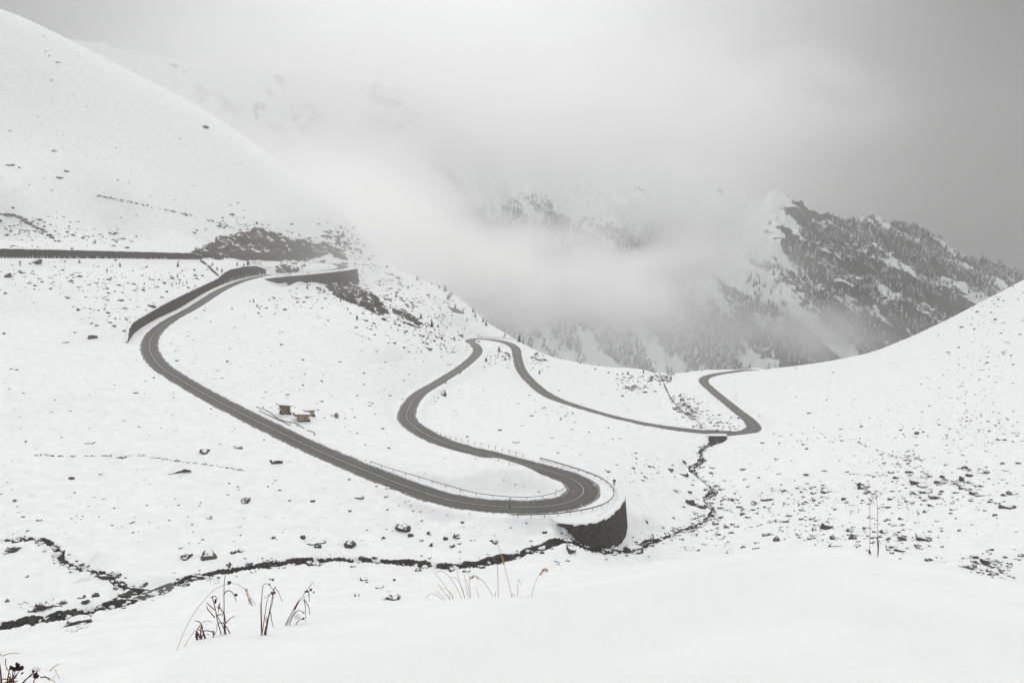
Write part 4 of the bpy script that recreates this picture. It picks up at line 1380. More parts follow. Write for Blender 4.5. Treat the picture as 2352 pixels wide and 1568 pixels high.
for n_, (px, py, w, h, p, ri, lab) in enumerate(placed):
    mpd = p[1] / FPX
    W_, H_ = w * mpd, h * mpd
    if ri == 0: W_, H_ = W_ * .75, H_ * .5
    r_ = np.random.default_rng(n_)
    me = ROCKS[int(r_.integers(len(ROCKS)))]
    o = bpy.data.objects.new("rock", me); COL.objects.link(o)
    sx = W_ * 0.70; sz = max(H_ * 1.15, W_ * 0.24)
    sy = max(min(sx, sz * 1.9), sx * 0.45)
    o.scale = (sx, sy, sz)
    o.rotation_euler = (r_.uniform(-.25, .25), r_.uniform(-.22, .22), r_.uniform(-.35, .35) + (math.pi if r_.random() < .5 else 0))
    o.location = (float(p[0]), float(p[1]) + sy * 0.45, float(p[2]) - sz * 0.15)
    tag(o, lab, "rock", "dark rocks sticking out of the snow")

# ------------------------------------------------------------------ rock outcrops: broken ledges showing through the snow
def inside(poly, x, y):
    c = np.zeros(len(x), bool); n = len(poly)
    for i in range(n):
        x0, y0 = poly[i]; x1, y1 = poly[(i + 1) % n]
        m = ((y0 > y) != (y1 > y)) & (x < (x1 - x0) * (y - y0) / ((y1 - y0) if y1 != y0 else 1e-9) + x0)
        c ^= m
    return c


def edge_dist(poly, x, y):
    d = np.full(len(x), 1e9); n = len(poly)
    for i in range(n):
        a = np.array(poly[i]); b = np.array(poly[(i + 1) % n]); e = b - a
        t = np.clip(((x - a[0]) * e[0] + (y - a[1]) * e[1]) / (e @ e + 1e-9), 0, 1)
        d = np.minimum(d, np.hypot(x - a[0] - t * e[0], y - a[1] - t * e[1]))
    return np.where(inside(poly, x, y), d, -d)


def outcrop(poly_px, label, amp, cover, soft, seed, strike=0.6, step=0.45, size=9.0, group="rock outcrops on the slopes", rmin=20):
    P = [hit(px, py, rmin) for px, py in poly_px]
    P = [(p[0], p[1]) for p in P if p is not None]
    xs = [p[0] for p in P]; ys = [p[1] for p in P]
    X, Y = np.meshgrid(np.arange(min(xs) - 3, max(xs) + 3, step), np.arange(min(ys) - 3, max(ys) + 3, step * 1.2))
    sh = X.shape; x = X.ravel(); y = Y.ravel()
    ed = edge_dist(P, x, y)
    ed = ed + soft * 1.3 * fbm(x / (soft * 2.2), y / (soft * 2.2), 3, seed + 3)
    m = np.clip((ed + soft) / (2 * soft), 0, 1); m = m * m * (3 - 2 * m)
    c, s = math.cos(strike), math.sin(strike)
    u = (x * c + y * s); v = (-x * s + y * c)
    # inclined beds: long ledges across, short breaks along
    n = 0.5 * ridged(u / (size * 2.6) + 3, v / (size * 1.3), 3, seed) + 0.6 * fbm(u / (size * 1.6), v / (size * .8), 3, seed + 5) + 0.12 * fbm(u / 2.2, v / 1.2, 3, seed + 7)
    h = amp * (n * 0.9 + (m - 1) * 1.5 + cover)
    stepz = np.floor(h / 0.8 + 0.3 * fbm(u / 3, v / 3, 2, seed + 9)) * 0.8
    h = 0.6 * h + 0.4 * stepz
    z = land(x, y) + np.clip(h, -1.5, amp * 1.6)
    Q = grid_quads(*sh)
    good = (h > -0.6)
    Q = Q[good[Q].any(1)]
    used = np.unique(Q); mp = np.full(len(x), -1); mp[used] = np.arange(len(used))
    cx, cy = np.mean(xs), np.mean(ys); cz = float(np.mean(z[used]))
    o = mesh_np("rock_outcrop", np.c_[x - cx, y - cy, z - cz][used], mp[Q], M_CLIFF if size > 3 else M_ROCK, size > 3)
    o.location = (float(cx), float(cy), cz)
    tag(o, label, "rock outcrop", group)
    return o


outcrop([(445, 594), (452, 570), (500, 548), (560, 533), (610, 530), (660, 545), (700, 565), (735, 590), (690, 596), (560, 598)], "broad dark cliff band streaked with snow above the highest road", 3.4, 0.62, 4.0, 201, 0.75, 0.5, 8.0)
outcrop([(640, 560), (680, 540), (730, 548), (790, 575), (800, 598), (730, 596)], "grey snow-streaked ledges to the right of the dark cliff band", 1.8, 0.02, 5.0, 211, 0.8, 0.55, 6.0)
outcrop([(752, 660), (775, 640), (800, 645), (830, 668), (870, 690), (890, 720), (870, 725), (830, 705), (790, 690), (765, 675)], "brown craggy outcrop just below the tall hairpin wall", 3.0, 0.60, 3.0, 221, 1.0, 0.4, 6.0)
outcrop([(890, 705), (930, 712), (985, 750), (960, 755), (915, 738)], "thin diagonal ledge running down right from the brown crag", 1.6, 0.2, 3.0, 231, 1.0, 0.45, 5.0)
outcrop([(655, 606), (690, 612), (700, 624), (640, 628), (625, 617)], "low dark ledge between the two arms of the highest hairpin", 0.7, 0.2, 2.0, 241, 0.8, 0.45, 5.0)
outcrop([(1540, 925), (1570, 915), (1600, 930), (1610, 955), (1580, 960), (1545, 945)], "scatter of dark ledges in the gully inside the far hairpin", 1.1, -0.15, 4.0, 251, 1.1, 0.4, 4.0)
outcrop([(1425, 885), (1470, 878), (1480, 895), (1440, 902)], "faint ledges left of the gully below the far road", 0.9, -0.15, 4.0, 261, 0.3, 0.45, 4.0)
outcrop([(1505, 862), (1545, 862), (1545, 880), (1510, 876)], "dark broken notch where the gully drops over the skyline", 1.2, 0.0, 4.0, 271, 0.4, 0.5, 5.0)
outcrop([(1215, 798), (1240, 808), (1240, 830), (1222, 825)], "small rocky bank right of the far road bend", 1.0, -0.1, 3.0, 281, 0.9, 0.5, 4.0)
outcrop([(2210, 690), (2260, 680), (2270, 720), (2200, 740)], "sparse stony streak near the top of the right-hand slope", 0.8, -0.35, 6.0, 291, 0.7, 0.6, 5.0)
outcrop([(930, 625), (1000, 655), (1100, 735), (1080, 740), (990, 690), (930, 655)], "faint rocky rib along the misty crest beside the valley", 1.6, -0.2, 6.0, 301, 1.2, 0.6, 7.0)
outcrop([(700, 520), (780, 525), (850, 580), (820, 590), (740, 560)], "pale rocky rib half lost in fog above the highest hairpin", 1.6, -0.22, 7.0, 311, 1.0, 0.6, 7.0)
outcrop([(20, 1385), (60, 1375), (140, 1370), (150, 1395), (90, 1410), (30, 1405)], "undercut dark earth bank over the stream at the far left", 0.8, -0.1, 1.2, 321, 0.2, 0.16, 2.0, "earth banks along the stream")
outcrop([(140, 1445), (190, 1430), (225, 1415), (205, 1440), (160, 1460)], "dark turf scar on the near bank below the left stream", 0.6, -0.05, 0.9, 331, 0.5, 0.14, 1.6, "earth banks along the stream")
outcrop([(460, 1325), (500, 1318), (520, 1340), (470, 1342)], "dark tussock bank above the stream behind the tall stalks", 0.7, 0.0, 1.0, 341, 0.3, 0.15, 1.8, "earth banks along the stream")

# ------------------------------------------------------------------ loose stones: too many to count
SM_V, SM_F = icosphere(1)


def rubble():
    r_ = np.random.default_rng(77)
    pts = []; siz = []

    def scatter(n, px0, px1, py0, py1, s0, s1, dens=None):
        for _ in range(n):
            px, py = r_.uniform(px0, px1), r_.uniform(py0, py1)
            p = hit(px, py, 40)
            if p is None or p[1] < 50 or p[1] > 700: continue
            w = r_.uniform(s0, s1) * p[1] / FPX * r_.choice([.6, 1, 1, 1.5])
            pts.append(p); siz.append(w)

    def clump(cx, cy, rx, ry, n, s0, s1, sl=0.0):
        for _ in range(n):
            a, b = r_.normal(0, .5, 2)
            px, py = cx + a * rx, cy + b * ry + a * rx * sl
            p = hit(px, py, 40)
            if p is None or p[1] < 50 or p[1] > 700: continue
            pts.append(p); siz.append(r_.uniform(s0, s1) * p[1] / FPX * r_.choice([.6, .8, 1, 1.6]))

    def trail(P, n, s0, s1, j):
        P = np.array(P, float); t = np.sort(r_.uniform(0, len(P) - 1, n))
        for q in t:
            px = np.interp(q, np.arange(len(P)), P[:, 0]) + r_.normal(0, j); py = np.interp(q, np.arange(len(P)), P[:, 1]) + r_.normal(0, j * .5)
            p = hit(px, py, 40)
            if p is not None and 50 < p[1] < 700:
                pts.append(p); siz.append(r_.uniform(s0, s1) * p[1] / FPX)
    # the boulder fields
    clump(2080, 1150, 260, 45, 170, 2, 8); clump(2200, 1105, 220, 40, 130, 2, 8); clump(1800, 1170, 160, 70, 190, 2, 8)
    clump(2000, 1230, 180, 40, 160, 4, 9); clump(2270, 1300, 90, 35, 110, 4, 11); clump(1640, 1180, 60, 90, 120, 4, 9)
    clump(2250, 1000, 140, 50, 180, 1.2, 4.5, -.15); clump(2150, 960, 180, 60, 130, 1.2, 4, -.2); clump(2060, 1060, 120, 25, 70, 2, 6)
    clump(1880, 1020, 120, 40, 50, 2, 6); clump(2250, 830, 120, 80, 120, 2, 5, -.4); clump(2280, 700, 70, 40, 60, 2, 5, -.5)
    # slopes under the outcrops
    clump(880, 700, 90, 60, 170, 2, 6, .55); clump(960, 760, 120, 40, 110, 2, 6, .3); clump(1010, 790, 100, 30, 60, 2, 5, .1)
    clump(900, 650, 70, 40, 100, 2, 6, .9); clump(1000, 730, 80, 40, 100, 2, 5, .7); clump(700, 690, 110, 40, 90, 2, 5)
    clump(640, 560, 140, 50, 220, 2, 7, .3); clump(790, 560, 60, 40, 130, 2, 6, .5); clump(70, 530, 110, 40, 120, 2, 6); clump(230, 550, 90, 25, 60, 2, 6)
    clump(120, 640, 160, 50, 150, 2, 6); clump(300, 660, 160, 60, 140, 2, 5); clump(260, 720, 90, 40, 60, 3, 6); clump(430, 640, 70, 30, 60, 2, 5)
    clump(1590, 945, 50, 35, 130, 2, 7, .4); clump(1460, 880, 60, 25, 90, 2, 6); clump(1660, 975, 40, 25, 60, 2, 5); clump(1520, 868, 30, 12, 60, 2, 6)
    clump(1150, 820, 30, 20, 50, 2, 5); clump(1240, 825, 25, 25, 50, 2, 5); clump(1290, 945, 60, 25, 60, 1.5, 4); clump(1480, 1080, 80, 30, 40, 3, 7)
    # stalks and stones along old paths in the snow
    trail([(225, 450), (270, 458), (330, 471), (400, 486), (470, 503), (535, 523)], 110, 2, 4.5, 2.5)
    trail([(0, 492), (40, 495), (70, 515), (115, 540), (140, 560)], 60, 4, 8, 3)
    trail([(80, 1043), (140, 1048), (250, 1046), (330, 1046), (400, 1058), (480, 1067), (560, 1080)], 110, 2, 6, 1.5)
    trail([(1950, 1088), (2000, 1092), (2040, 1092)], 40, 2, 4, 1); trail([(1960, 1010), (2000, 1030), (2060, 1050), (2120, 1056)], 60, 2, 5, 2)
    trail([(800, 760), (850, 780)], 25, 1.5, 3, 1)
    # everywhere, thinly
    scatter(560, 0, 2352, 820, 1250, 1.2, 5); scatter(240, 0, 620, 100, 560, 1.0, 2.6); scatter(260, 350, 1100, 700, 960, 1.2, 4.5); scatter(70, 0, 1000, 1100, 1240, 3, 7)
    # banks and bed of the stream
    base_n = len(pts)
    for L, hw, n in ((STREAM[: 560], 1.2, 620), (TRIB, 0.5, 150)):
        T = np.gradient(L[:, :2], axis=0); T /= np.linalg.norm(T, axis=1)[:, None]
        for _ in range(n):
            i = int(r_.integers(0, len(L))); o = r_.normal(0, hw * 1.25)
            x, y = L[i, 0] + T[i, 1] * o, L[i, 1] - T[i, 0] * o
            pts.append(np.array([x, y, np.nan])); siz.append(r_.choice([.3, .5, .5, .8, 1.2]) * r_.uniform(.7, 1.2))
    P = np.array(pts); S = np.array(siz)
    i, off, d, lon = road_near(P[:, 0].copy(), P[:, 1].copy())
    ok = ~(d < HW[i] + 0.6)
    P, S = P[ok], S[ok]
    nz = np.isnan(P[:, 2]); P[nz, 2] = land(P[nz, 0], P[nz, 1])
    n = len(P)
    V = SM_V[None] * (1 + r_.uniform(-.28, .28, (n, len(SM_V), 1)))
    V[:, :, 0] *= r_.uniform(.8, 1.5, (n, 1)); V[:, :, 1] *= r_.uniform(.6, 1.0, (n, 1)); V[:, :, 2] *= r_.uniform(.35, .8, (n, 1))
    a = r_.uniform(-.6, .6, n); ca, sa = np.cos(a)[:, None], np.sin(a)[:, None]
    X = V[:, :, 0] * ca - V[:, :, 1] * sa; Y = V[:, :, 0] * sa + V[:, :, 1] * ca
    W = np.stack([P[:, 0:1] + X * S[:, None] * .5, P[:, 1:2] + Y * S[:, None] * .5, P[:, 2:3] + (V[:, :, 2] + 0.15) * S[:, None] * .5], -1)
    F = (SM_F[None] + (np.arange(n) * len(SM_V))[:, None, None]).reshape(-1, 3)
    o = mesh_np("rubble", W.reshape(-1, 3), F, M_ROCK, False, None, "stuff")
    tag(o, "countless small stones and stalk tufts peppering the snow slopes and stream", "rubble")


rubble()


def snow_clumps():
    r_ = np.random.default_rng(91); P = []; S = []
    for L, hw, n in ((STREAM[:I_CUL], 1.5, 520), (TRIB, 0.45, 60)):
        T = np.gradient(L[:, :2], axis=0); T /= np.linalg.norm(T, axis=1)[:, None]
        for _ in range(n):
            i = int(np.clip(r_.normal(r_.choice([.1, .25, .42, .5, .62, .8]), .05), 0, .999) * len(L)); o = r_.uniform(-1, 1) * hw
            P.append((L[i, 0] + T[i, 1] * o, L[i, 1] - T[i, 0] * o, L[i, 2] - .1)); S.append(r_.choice([.25, .35, .5, .5, .8, 1.1]) * r_.uniform(.7, 1.2))
    P = np.array(P); S = np.array(S); n = len(P)
    V = SM_V[None] * (1 + r_.uniform(-.12, .12, (n, len(SM_V), 1)))
    V[:, :, 0] *= r_.uniform(.9, 1.7, (n, 1)); V[:, :, 1] *= r_.uniform(.7, 1.1, (n, 1)); V[:, :, 2] *= r_.uniform(.5, .8, (n, 1))
    W = P[:, None] + (V + np.array([0, 0, .2])) * S[:, None, None] * .5
    F = (SM_F[None] + (np.arange(n) * len(SM_V))[:, None, None]).reshape(-1, 3)
    o = mesh_np("snow_clumps", W.reshape(-1, 3), F, M_CAP, True, None, "stuff")
    tag(o, "rounded snow caps on the stones standing in the dark stream", "snow")


snow_clumps()

# ------------------------------------------------------------------ young conifers on the slopes
CONIFER_PX = [(820, 734, 11), (992, 752, 16), (1006, 752, 9), (930, 766, 8), (967, 732, 13), (910, 683, 11), (979, 741, 9), (1116.6, 830, 11), (1146, 808, 13), (907, 741, 7), (799, 712, 7), (706, 663, 8), (736, 668, 9), (783, 692, 7), (937, 706, 7), (923, 690, 8), (831, 673, 9), (980, 744, 7), (1044, 781, 9), (1192.5, 785, 16), (1202, 790, 8), (1160, 772, 7), (1333, 835, 6), (1442, 860, 8), (1478, 856, 8), (1497, 873, 10), (1239, 858, 9), (1541, 872, 10), (1147, 806, 9), (1116, 829, 8),
              (182.6, 604, 8), (276, 612, 9), (409, 613, 11), (570, 609, 13), (545, 610, 9), (488, 609, 7), (499, 620, 8), (510, 624, 8), (444, 670, 8), (408, 637, 8), (413, 651, 6), (405, 653, 6), (429, 650, 6), (246, 624, 8), (46, 605, 7), (582.6, 694, 8), (591, 705, 8), (574, 694, 6), (596, 710, 6), (533, 711, 6), (745, 672, 8), (787, 672, 7), (664, 618, 8), (560, 611, 7), (858, 692, 7), (875, 700, 7), (1020, 795, 7), (1057, 858, 7),
              (1000, 662, 9), (1015, 672, 11), (1028, 680, 9), (1042, 688, 12), (1050, 694, 9), (1062, 702, 11), (1071, 708, 9), (1080, 714, 12), (1088, 722, 10), (1096, 730, 12), (1104, 736, 9), (1110, 741, 10), (985, 660, 8), (970, 652, 8), (955, 645, 8), (1035, 690, 8), (1066, 712, 8), (1090, 731, 8)]
C_T = []
for s in range(4):
    V, T, rm = conifer_template(9, 7, 40 + s)
    me = bpy.data.meshes.new("young_conifer")
    me.from_pydata([tuple(v) for v in V], [], [tuple(int(i) for i in t) for t in T]); me.materials.append(M_CONIFER)
    a = me.attributes.new("rime", 'FLOAT', 'POINT'); a.data.foreach_set("value", np.asarray(rm * 0.62, np.float32))
    me.update(); C_T.append(me)
C_REG = [(lambda x, y: x < 340 and y < 660, "under the dark wall on the left"), (lambda x, y: x < 520 and y < 680, "above the curving wall"), (lambda x, y: y < 628 and x < 700, "between the arms of the highest hairpin road"),
         (lambda x, y: x < 640, "below the road near the curving wall"), (lambda x, y: x < 800, "under the tall hairpin wall"), (lambda x, y: x < 960 and y > 640 and not (x > 940 and y < 650), "beside the brown crag"),
         (lambda x, y: y < 745 and x > 950 and (y < 722 or x > 1040), "on the misty crest above the valley"), (lambda x, y: x < 1040, "on the slope above the middle road bend"), (lambda x, y: x < 1180, "inside the middle road bend"), (lambda x, y: x < 1300, "right of the middle road bend"), (lambda x, y: True, "near the gully on the skyline")]
cpl = []
for px, py, h in CONIFER_PX:
    if 950 < px < 1112 and py < 745 and not (px in (992, 967)):        # ragged fringe along the crest
        px += rng.normal(0, 11); py += rng.normal(0, 4) + 0.62 * rng.normal(0, 8); h *= rng.uniform(.6, 1.5)
    p = hit(px, py, 60)
    if p is None or p[1] > 720:
        p = hit(px, py + 6, 60)
    if p is None or p[1] > 720: continue
    cpl.append([px, py, h, p, next(i for i, (f, _) in enumerate(C_REG) if f(px, py))])
for ri in range(len(C_REG)):
    L = sorted([c for c in cpl if c[4] == ri], key=lambda c: c[0])
    if not L: continue
    big = max(L, key=lambda c: c[2])
    k = 0
    for c in L:
        if c is big: c.append(f"tallest young snow-dusted conifer {C_REG[ri][1]}")
        else:
            c.append(f"small snow-dusted conifer {C_REG[ri][1]}, {ORD[k]} from left"); k += 1
for n_, (px, py, h, p, ri, lab) in enumerate(cpl):
    o = bpy.data.objects.new("young_conifer", C_T[n_ % 4]); COL.objects.link(o)
    H_ = 1.15 * h * p[1] / FPX
    o.scale = (H_ * 1.35, H_ * 1.35, H_); o.location = (float(p[0]), float(p[1]), float(p[2]) - 0.1); o.rotation_euler = (0, 0, n_ * 1.7)
    tag(o, lab, "conifer", "young conifers on the snowy slopes")


# ------------------------------------------------------------------ crash barriers and fences
def rail(px_list, drop, label, up=0.75, spacing=3.0, name="guardrail", beam_h=0.30, wire=False, group="roadside barriers"):
    P = []
    for px, py in px_list:
        p = hit(px, py + drop, 60)
        if p is not None: P.append(p)
    P = resample(gsmooth(resample(catmull(np.array(P), 8), 0.5), 2.0), 0.5)
    zg = P[:, 2]
    ctr = P[len(P) // 2]
    root = empty(name, ctr); tag(root, label, "fence" if wire else "crash barrier", group)
    Q = P - ctr
    if not wire:
        prof = [(0.03, 0.0), (-0.03, .06), (0.03, .15), (-0.03, .24), (0.03, .30)]
        T = np.gradient(P[:, :2], axis=0); T /= np.linalg.norm(T, axis=1)[:, None]; n = np.stack([T[:, 1], -T[:, 0]], 1)
        k = len(prof)
        V = np.stack([np.c_[Q[:, :2] + n * a, Q[:, 2] + up - beam_h + b * beam_h / .3] for a, b in prof], 1).reshape(-1, 3)
        b_ = mesh_np("beam", V, grid_quads(len(P), k), M_STEEL, False, root)
        so = b_.modifiers.new("thickness", 'SOLIDIFY'); so.thickness = 0.04; so.offset = 0
        # a line of snow on the top edge
        V = np.stack([np.c_[Q[:, :2] + n * a, Q[:, 2] + up + b] for a, b in ((-.05, 0.0), (-.03, .035), (.03, .035), (.05, 0.0))], 1).reshape(-1, 3)
    else:
        for hgt in (0.35, 0.7, 1.0):
            MB().tube(np.c_[Q[::4, :2], Q[::4, 2] + hgt * up], 0.012, sides=3).build("wire", M_STEEL, root)
    d = np.arange(0, len(P), max(1, int(spacing / .5)))
    me = None
    for i in d:
        if me is None:
            m = MB(); m.box((-.055, -.055, -.5), (.055, .055, up + (0.08 if wire else -0.04))); o = m.build("post", M_POST if wire else M_STEEL, root); me = o.data
        else:
            o = bpy.data.objects.new("post", me); COL.objects.link(o); o.parent = root
        o.location = tuple(map(float, Q[i])); o.rotation_euler = (0, 0, float(i) * .7)
    return root


rail([(1238, 1050), (1270, 1058), (1300, 1067), (1340, 1080), (1372, 1092), (1396, 1107), (1408, 1121), (1410, 1133), (1402, 1147), (1387, 1157), (1360, 1166), (1330, 1172), (1280, 1179), (1240, 1181), (1200, 1182), (1168, 1182)], 6, "grey steel crash barrier curving round the outside of the near hairpin", 0.8)
rail([(848, 1059), (900, 1077), (960, 1095), (1030, 1116), (1084, 1131), (1130, 1138), (1180, 1142), (1230, 1141.5), (1270, 1134), (1292, 1124), (1302, 1114)], 4.5, "thin steel barrier along the inner edge of the near hairpin", 0.7, 4.0, beam_h=0.13)
rail([(1619, 987.5), (1650, 989), (1686, 991)], 2.5, "short barrier beside the far road above the culvert", 0.8, 3.0)
rail([(1094, 773.6), (1144, 775.8), (1170, 778), (1182, 780.5)], 1.5, "low barrier behind the middle road bend on the skyline side", 0.8, 4.0)
rail([(965, 977), (1000, 992), (1056, 1008), (1110, 1020), (1160, 1032), (1210, 1047)], 5, "thin wire fence on posts above the middle road stretch", 1.0, 3.3, "wire_fence", wire=True)
rail([(1012, 1012), (1060, 1030), (1120, 1048), (1180, 1066), (1240, 1080), (1290, 1096)], 5, "line of marker posts along the lower edge of the middle road", 0.8, 4.5, "wire_fence", wire=True)


# ------------------------------------------------------------------ signs
def signpost(px, py_foot, py_top, label):
    p = hit(px, py_foot, 60); mpd = p[1] / FPX
    H_ = (py_foot - py_top) * mpd
    root = empty("road_sign", p); tag(root, label, "road sign", "road signs at the near hairpin")
    MB().tube([(0, 0, -.4), (0, 0, H_)], 0.05, sides=8).build("pole", M_STEEL, root, True)
    return root, mpd, H_


M_WHITE = simple("sign_white", (0.6, 0.6, 0.6), (0.7, 0.7, 0.7), 2.0, 0.5)
M_SIGNRED = simple("sign_red", (0.35, 0.03, 0.03), (0.42, 0.05, 0.04), 2.0, 0.5)
M_SIGNBACK = simple("sign_back", (0.05, 0.05, 0.05), (0.09, 0.09, 0.09), 2.0, 0.6)
sg, mpd, H_ = signpost(1410.3, 1126, 1098, "bend sign with a dark square plate over a red chevron board")
MB().box((-.34, -.09, H_ - .70), (.34, -.05, H_)).build("upper_plate", M_SIGNBACK, sg, bevel=.01)
lb = MB().box((-.30, -.09, H_ - 1.42), (.30, -.05, H_ - .78)).build("chevron_board", M_WHITE, sg, bevel=.01)
ch = MB()
ch.prism([(.16, H_ - .84), (-.02, H_ - .84), (-.22, H_ - 1.10), (-.02, H_ - 1.36), (.16, H_ - 1.36), (-.04, H_ - 1.10)], -.10, -.092)
ch.build("chevron", M_SIGNRED, lb)
sg2, mpd, H_ = signpost(1170.3, 1184.5, 1152, "thin sign pole seen edge-on at the start of the outer barrier")
MB().box((-.42, -.25, H_ - .95), (.02, -.21, H_ - .15), rotz(0.9)).build("sign_plate", M_SIGNBACK, sg2)
MB().box((-.02, .15, H_ - 1.15), (.42, .19, H_ - .25), rotz(0.9)).build("sign_plate", M_SIGNBACK, sg2)


def pole(px, py, h, label, cat="marker post"):
    p = hit(px, py, 60); H_ = h * p[1] / FPX
    root = empty("marker_post", p); tag(root, label, cat, "marker posts at the highest hairpin")
    MB().tube([(0, 0, -.3), (0, 0, H_)], 0.11, 0.09, 6).build("pole", M_POST, root)
    MB().box((-.16, -.05, H_ * .72), (.16, .05, H_)).build("reflector", M_SIGNBACK, root)


pole(756, 617, 5, "short dark post on the inside of the highest hairpin")
pole(790, 612, 5, "short dark post standing on the road edge of the highest hairpin")
pole(815, 614, 11, "tall post at the outer corner of the highest hairpin wall")


# ------------------------------------------------------------------ culvert and headwalls
def headwall(px0, px1, py_top, poly, label, opening=True, name="culvert"):
    a = hit((px0 + px1) / 2, py_top + 2, 60)
    y = a[1] - 0.6
    P = [at(px, py, y) for px, py in poly]
    c = at((px0 + px1) / 2, py_top, y)
    root = empty(name, c); tag(root, label, "culvert", "stone culvert faces under the road")
    m = MB(); m.prism([(p[0] - c[0], p[2] - c[2]) for p in P], 0, 3.0); m.build("headwall", M_WALL, root, bevel=.05)
    xs = [p[0] - c[0] for p in P]
    m = MB(); m.prism([(min(xs) - .2, -.02), (min(xs) + .1, .28), (max(xs) - .1, .3), (max(xs) + .2, -.02)], -.25, 3.0); m.build("snow_cap", M_CAP, root, True)
    if opening:
        zb = min(p[2] - c[2] for p in P)
        w = (max(xs) - min(xs)) * .16; cx = (min(xs) + max(xs)) * .5 + .3
        m = MB(); m.prism([(cx + w * math.cos(t), zb * .97 + (zb * -.45) * max(0, math.sin(t))) for t in np.linspace(math.pi, 0, 12)], -.06, .3)
        m.build("opening", simple("opening_shade", (.008, .008, .008), (.014, .014, .014)), root)  # solid near-black plug: the shade inside the culvert is put into its colour


headwall(1630, 1670, 1001, [(1628, 1001), (1669, 1001), (1671, 1011), (1660, 1018), (1650, 1022), (1643, 1017)], "dark stone culvert face where the stream meets the far road")
headwall(1046, 1064, 768, [(1047, 768), (1064, 769), (1063.5, 776), (1052, 775)], "small dark stone block wall just above the middle road bend", False, "stone_headwall")

# ------------------------------------------------------------------ drain down the slope above the curving wall
D = np.array([hit(px, py, 60) for px, py in [(462, 599), (470, 605), (482, 616), (495, 628), (505, 636), (510, 640)]])
D = resample(catmull(D, 8), 1.0); c = D[len(D) // 2]
T = np.gradient(D[:, :2], axis=0); T /= np.linalg.norm(T, axis=1)[:, None]; n = np.stack([T[:, 1], -T[:, 0]], 1)
root = empty("drain_channel", c); tag(root, "dark straight drain channel dropping down the snow to the curving wall", "drain")
for s in (-1, 1):
    V = np.stack([np.c_[D[:, :2] + n * a * s, D[:, 2] + b] - c for a, b in ((.45, -.4), (.45, .45), (.8, .45), (.8, -.4))], 1).reshape(-1, 3)
    mesh_np("channel_wall", V, grid_quads(len(D), 4), M_WALL, False, root)
V = np.stack([np.c_[D[:, :2] + n * a, D[:, 2] + .12] - c for a in (-.5, .5)], 1).reshape(-1, 3)
mesh_np("channel_bed", V, grid_quads(len(D), 2), M_WALL, False, root)

# ------------------------------------------------------------------ huts beside the long road
def hut(px, py, label, kind):
    p = hit(px, py, 60)
    root = empty("hut", (p[0], p[1], p[2]), {1: .62, 2: .55, 3: .50}[kind])
    tag(root, label, "hut", "little huts below the long road"); root.scale = (.88, .88, .88)
    if kind == 1:
        MB().box((-1.75, -1.5, -1.0), (1.75, 1.4, .45)).build("plinth", M_WALL, root, bevel=.06)
        w = MB(); w.prism([(-1.5, .45), (1.5, .45), (1.5, 2.75), (-1.5, 3.35)], -1.25, 1.2); w.build("wall", M_PLANK, root)
        MB().box((-1.56, -.6, .5), (-1.5, .5, 2.0)).build("door", M_DARKWOOD, root)
        MB().box((.2, -1.30, 1.2), (.9, -1.25, 1.9)).build("window", M_DARKWOOD, root)
        r = MB(); r.prism([(-2.45, 3.55), (2.05, 2.62), (2.05, 2.78), (-2.45, 3.73)], -1.75, 1.65); rf = r.build("roof", M_DARKWOOD, root)
        r = MB(); r.prism([(-2.40, 3.74), (2.0, 2.79), (1.95, 2.98), (-2.3, 3.92)], -1.68, 1.6); r.build("snow_cover", M_CAP, rf, bevel=.06)
        MB().box((-2.3, -1.6, 2.0), (-1.55, 1.5, 2.12)).build("porch_snow_shelf", M_CAP, root)
    elif kind == 2:
        MB().box((-1.9, -1.7, -1.1), (2.2, 1.4, .25)).build("plinth", M_WALL, root, bevel=.06)
        w = MB(); w.prism([(-1.6, .25), (1.9, .25), (1.9, 1.9), (-1.6, 2.35)], -1.45, 1.2); w.build("wall", M_PALE, root)
        MB().box((.1, -1.5, .5), (.9, -1.45, 1.6)).build("door", M_PLANK, root)
        r = MB(); r.prism([(-2.75, 2.62), (2.55, 1.88), (2.55, 2.04), (-2.75, 2.80)], -1.95, 1.65); rf = r.build("roof", M_RED, root)
        MB().box((-2.81, -1.98, 2.05), (-2.75, 1.68, 2.82)).build("fascia_board", M_RED, rf)
        m = MB(); m.prism([(-2.75, 2.1), (-1.6, 2.2), (-1.6, 2.5), (-2.75, 2.62)], -1.98, -1.92); m.build("gable_board", M_RED, rf)
        r = MB(); r.prism([(-2.7, 2.81), (2.5, 2.05), (2.45, 2.26), (-2.6, 3.02)], -1.9, 1.6); r.build("snow_cover", M_CAP, rf, bevel=.06)
    else:
        MB().box((-2.0, -1.2, -.8), (1.7, 1.2, .15)).build("plinth", M_WALL, root, bevel=.05)
        MB().box((-1.8, -1.0, .15), (1.5, 1.0, 1.75)).build("wall", M_PALE, root)
        r = MB(); r.prism([(-2.2, 1.95), (1.9, 1.72), (1.9, 1.84), (-2.2, 2.07)], -1.4, 1.4); rf = r.build("roof", M_PALE, root)
        r = MB(); r.prism([(-2.15, 2.08), (1.85, 1.85), (1.8, 2.05), (-2.05, 2.28)], -1.36, 1.36); r.build("snow_cover", M_CAP, rf, bevel=.06)
    return root


